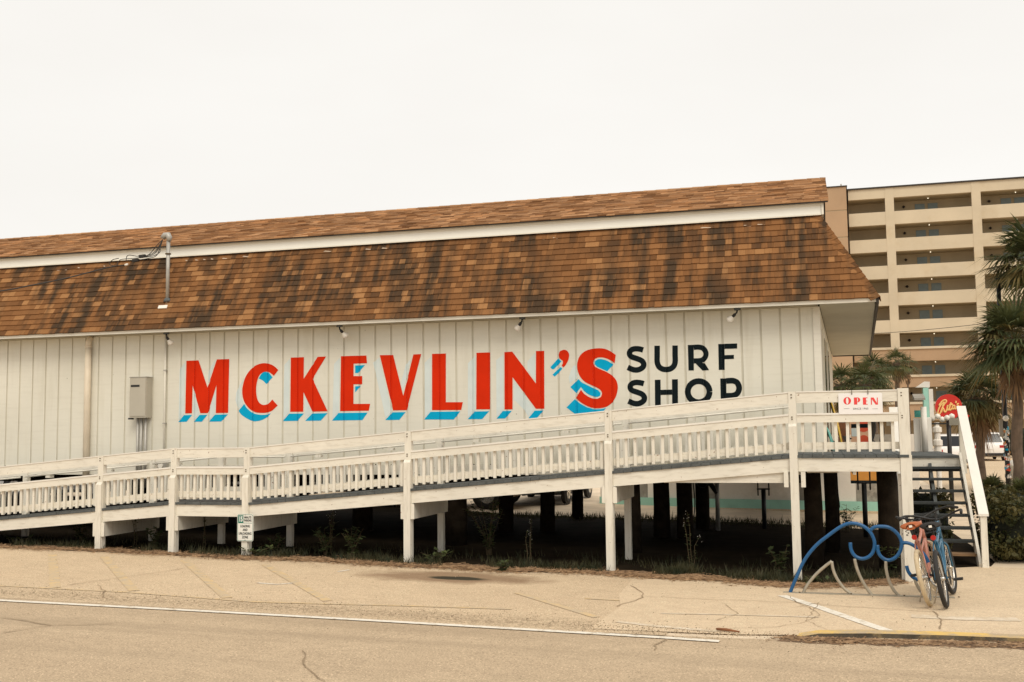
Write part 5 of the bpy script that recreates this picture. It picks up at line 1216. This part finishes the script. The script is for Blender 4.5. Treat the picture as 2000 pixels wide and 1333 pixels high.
b = PG(1918, 957); palm('short palm with yellowing brown fronds beside the parked white car', b, PY(1908, 778, b.y), 1.35, 54, 5, .15, .6, 14, (-35, 80))
b = PG(2018, 978); palm('tallest palm with its crown cut off by the right edge', b, PY(2022, 510, b.y+1.5), 1.6, 64, 9, .15, .25, 8, (-30, 85))
p = PY(1750, 708, 48); palm('small distant palm in front of the tan lower storeys', (p.x, 48, 0), p, 1.15, 26, 11, .14, .1, 4)
p = PY(1772, 712, 52); palm('sparse distant palm just right of the small palm', (p.x, 52, 0), p, 1.05, 9, 15, .05, .1, 3)
p = PY(1690, 752, 24); palm('bushy yellow tipped palm above the OPEN board', (p.x, 24, 0), p, 1.15, 34, 13, .14, .55, 6)
p = PY(1643, 752, 26); palm('bushy green palm next to the shop corner', (p.x, 26, 0), p, 1.15, 34, 17, .14, .25, 6)
p = PY(1705, 725, 40); palm('dark green palm half hidden behind the yellow tipped palm', (p.x, 40, 0), p, 1.3, 26, 19, .14, .05, 3)
def leaf_cloud(mb, pts, size, g):
    for p in pts:
        d = Vector((g.gauss(0, 1), g.gauss(0, 1), g.gauss(.3, 1))).normalized(); s = d.orthogonal().normalized(); s = (s*math.cos(g.random()*6.28)+d.cross(s)*math.sin(g.random()*6.28)); t = d.cross(s); L = size*g.uniform(.6, 1.3)
        mb.add([p-s*L*.5, p+t*L*.28, p+s*L*.5, p-t*L*.28], [(0, 1, 2, 3)])
def hedge(label, x0, x1, y0, y1, h, n, seed, z0=0.):
    g = random.Random(seed); r = thing('hedge', ((x0+x1)/2, (y0+y1)/2, z0), label, 'hedge'); c = Vector(((x0+x1)/2, (y0+y1)/2, z0+h*.5)); hx, hy, hz = (x1-x0)/2, (y1-y0)/2, h/2
    vs = []; fs = []; nu, nv_ = 20, 12
    def surf(u, v, k=1.):
        cu, su, cv, sv = math.cos(u), math.sin(u), math.cos(v), math.sin(v); f = lambda q: math.copysign(abs(q)**.45, q)
        bmp = 1+.10*math.sin(3*u+1.3*seed)*cv+.07*math.sin(7*u+4*v)
        return c+Vector((hx*f(cu)*f(cv)*k*bmp, hy*f(su)*f(cv)*k*bmp, hz*f(sv)*k*(1+.12*math.sin(5*u+2*seed))))
    for j in range(nv_+1):
        for i in range(nu): vs.append(surf(2*math.pi*i/nu, -math.pi/2+math.pi*j/nv_, .86))
    for j in range(nv_):
        for i in range(nu): fs.append((j*nu+i, j*nu+(i+1) % nu, (j+1)*nu+(i+1) % nu, (j+1)*nu+i))
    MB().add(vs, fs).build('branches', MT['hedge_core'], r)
    pts = [surf(g.uniform(0, 2*math.pi), math.asin(g.uniform(-.95, 1)), g.uniform(.84, 1.06)) for _ in range(n)]
    m = MB(); leaf_cloud(m, pts, .075, g); m.build('foliage', MT['hedge_leaf'], r)
hedge('dense dark olive hedge right of the stairs', 2.42, 4.3, .25, 2.6, 1.02, 9000, 1)
hedge('dark shrub added to darken the space under the stair landing', 1.28, 2.1, 2.0, 2.9, .95, 1800, 5)  # shrub put in as darkness behind the stair treads
hedge('lower hedge continuing to the right picture edge', 3.9, 7.5, .6, 4.0, 1.0, 8000, 2)
hedge('dark clipped hedge behind the far white car', PZ(1950, 893).x, PZ(1950, 893).x+3.4, 56, 58, 1.9, 1500, 3)
p = PG(1940, 968); palm('low spiky palmetto growing behind the hedge', p, p+Vector((0, 0, .12)), .62, 26, 23, .06, .1, 0, (0, 85), group='low palmettos')
p = PG(2000, 980); palm('low dark palmetto at the foot of the large palm', p, p+Vector((0, 0, .15)), .7, 26, 25, .06, .05, 0, (0, 85), group='low palmettos')
def weed(label, px_, py_, h, kind, seed, Y=None):
    g = random.Random(seed); b = PG(px_, py_); b.z = gz(b.x); st = MB(); lf = MB(); fl_ = MB()
    r = thing('weed', b, label, 'weed', 'weeds along the edge of the lot')
    ns = {'bush': 9, 'tall': 3, 'ground': 8}[kind]
    for i in range(ns):
        an = g.uniform(0, 6.28); sp = {'bush': .35, 'tall': .12, 'ground': .6}[kind]*h; L = h*g.uniform(.6, 1.05)*(.35 if kind == 'ground' else 1)
        P = [b+Vector((g.uniform(-.04, .04), g.uniform(-.04, .04), 0))]
        for t in (.35, .7, 1.): P.append(P[0]+Vector((math.cos(an)*sp*t*t+g.uniform(-.02, .02), math.sin(an)*sp*t*t, L*t)))
        st.tube(P, [.006, .005, .004, .002], 4)
        nl = int(L/.035)+4
        for k in range(nl):
            t = g.uniform(.12, 1.); q = P[int(t*2.99)].lerp(P[int(t*2.99)+1], (t*2.99) % 1); a2 = g.uniform(0, 6.28); s_ = g.uniform(.045, .095)*(1.3 if kind != 'tall' else .7)
            d = Vector((math.cos(a2), math.sin(a2), g.uniform(-.3, .7))).normalized(); w2 = d.cross(Vector((0, 0, 1))).normalized()*s_*.32
            lf.add([q, q+d*s_*.5+w2, q+d*s_, q+d*s_*.5-w2], [(0, 1, 2, 3)])
        if kind == 'tall':
            for k in range(4):
                q = P[-1]+Vector((g.uniform(-.03, .03), g.uniform(-.03, .03), g.uniform(-.1, .02))); fl_.lathe([(.0, -.006), (.006, 0), (.0, .006)], q, n=5, capa=False, capb=False)
    st.build('stem', MT['stem_brown'], r); lf.build('leaves', MT['weed_leaf'], r)
    if fl_.v: fl_.build('flowers', MT['lamp_white'], r)
for a_ in (('low green weeds at the left picture edge', 40, 1062, .35, 'ground', 1), ('bushy weed just left of the leftmost ramp post', 160, 1062, .4, 'bush', 2), ('tall thin weed between the two leftmost ramp posts', 262, 1066, .75, 'tall', 3), ('bushy weed between the two leftmost ramp posts', 300, 1070, .35, 'bush', 4),
           ('tall weed left of the parking sign', 396, 1072, .85, 'tall', 5), ('low spreading weed at the foot of the parking sign post', 505, 1088, .4, 'ground', 6), ('low weed right of the parking sign post', 545, 1080, .3, 'bush', 7), ('tall flowering weed in front of the dark gap under the ramp', 648, 1082, .85, 'tall', 8),
           ('round bushy weed under the middle of the ramp', 636, 1085, .5, 'bush', 9), ('upright leafy weed left of the middle ramp post', 688, 1090, .5, 'bush', 10), ('low leafy weed right of the middle ramp post', 845, 1098, .45, 'ground', 11), ('vine-like weed climbing in front of the shadowed piles', 955, 1085, 1.0, 'bush', 12),
           ('tall pale flowering weed left of the ramp post under SHOP', 1035, 1100, .75, 'tall', 13), ('small bushy weed at the lot edge beside the dark stain', 978, 1118, .16, 'bush', 14), ('tall flowering weed right of the ramp post under SHOP', 1352, 1112, .8, 'tall', 15), ('bushy weed in the shade beside the deck corner post', 1520, 1120, .4, 'bush', 16),
           ('low weed at the foot of the deck post behind the rack', 1590, 1140, .25, 'ground', 17), ('green weed below the blue curls of the rack', 1742, 1118, .4, 'bush', 18), ('young shrub with dark leaves above the blue wave', 1655, 1040, .55, 'bush', 19), ('grassy clump in front of the hedge', 1945, 1098, .5, 'bush', 20)):
    weed(*a_)
# grass, straw, leaf litter and grit that nobody could count
g = random.Random(31)
def edge_at(t):
    E_ = edge+sl_edge[1:8]; f = t*(len(E_)-1.001); i = int(f); return E_[i].lerp(E_[i+1], f-i)
gm = MB()
for i in range(13000):
    p = edge_at(g.random()); x, y = p.x+g.uniform(-.15, .15), p.y+.12+abs(g.gauss(0, .30))
    if g.random() < .25: y += g.uniform(0, 1.5)
    if math.sin(x*5.1)+math.sin(x*2.3+y*4) < -.3: continue
    h = g.uniform(.03, .16); a_ = g.uniform(0, 6.28); z = gz(x)+.004; w2 = Vector((math.cos(a_), math.sin(a_), 0))*.005; ln = Vector((g.uniform(-.6, .6), g.uniform(-.6, .6), 1))*h
    b_ = Vector((x, y, z)); gm.add([b_-w2, b_+w2, b_+ln*.6+w2*.7, b_+ln], [(0, 1, 2, 3)])
for i in range(2500):   # grass fringe where the shade meets the sand
    x = g.uniform(-9, 1.5); y = 6.6+g.gauss(0, .35)-.12*max(x+3, 0); h = g.uniform(.03, .14); z = gz(x)+.004; w2 = Vector((.008, 0, 0)); b_ = Vector((x, y, z)); gm.add([b_-w2, b_+w2, b_+Vector((g.uniform(-.05, .05), g.uniform(-.05, .05), h))], [(0, 1, 2)])
o = gm.build('grass', MT['grass']); tag(o, 'short dark grass growing along the shaded edge under the ramp', 'grass', kind='stuff')
sm_ = MB()
for i in range(15000):
    if i < 13500: p = edge_at(g.random()); x, y = p.x+g.uniform(-.2, .2), p.y+g.gauss(.06, .15)+.06*math.sin(p.x*3.1); up = .016
    else: q = ka[0].lerp(ka[-1], g.random()**1.2); x, y = q.x+g.uniform(-.3, .3), q.y-abs(g.gauss(0, .12))-.02; up = .012
    a_ = g.gauss(0, .9); L = g.uniform(.03, .13); d = Vector((math.cos(a_), math.sin(a_)*.8, 0))*L; w2 = Vector((-d.y, d.x, 0)).normalized()*g.uniform(.002, .007); z = gz(x)+up+g.uniform(0, .012)
    b_ = Vector((x, y, z)); sm_.add([b_-w2, b_+w2, b_+d+w2+Vector((0, 0, g.uniform(0, .012))), b_+d-w2], [(0, 1, 2, 3)])
o = sm_.build('pine_straw', MT['straw']); tag(o, 'brown pine straw and dry litter along the lot edge and kerb', 'straw', kind='stuff')
gm = MB()
for i in range(3800):
    u = g.random(); x = -13+14*u
    if i < 2300: y = -6.35+g.gauss(0, .22)+(.25 if x < -3 else 0)
    elif i < 3000: x = g.uniform(-2.4, 0); y = -6.3+g.gauss(0, .12)
    else: y = g.uniform(-7.5, -2.6)
    s_ = g.uniform(.003, .009); z = gz(x)+.014; a_ = g.uniform(0, 6.28); c_ = Vector((x, y, z))
    P = [c_+Vector((math.cos(a_+j*2.09), math.sin(a_+j*2.09), 0))*s_ for j in range(3)]+[c_+Vector((0, 0, s_*.9))]; gm.add(P, [(0, 1, 3), (1, 2, 3), (2, 0, 3)], i % 3)
o = gm.build('gravel', [MT['crack'], MT['stem_brown'], MT['slab_concrete']]); tag(o, 'loose grit scattered along the road edge', 'gravel', kind='stuff')
p = PG(1418, 1237); o = MB().tube([p+Vector((-.1, .05, .03)), p+Vector((0, 0, .035)), p+Vector((.14, -.06, .03))], [.012, .016, .008], 6).build('stick', MT['wood_brown'], None, True, Vector((p.x, p.y, .02))); tag(o, 'broken brown stick lying on the pavement edge', 'stick')
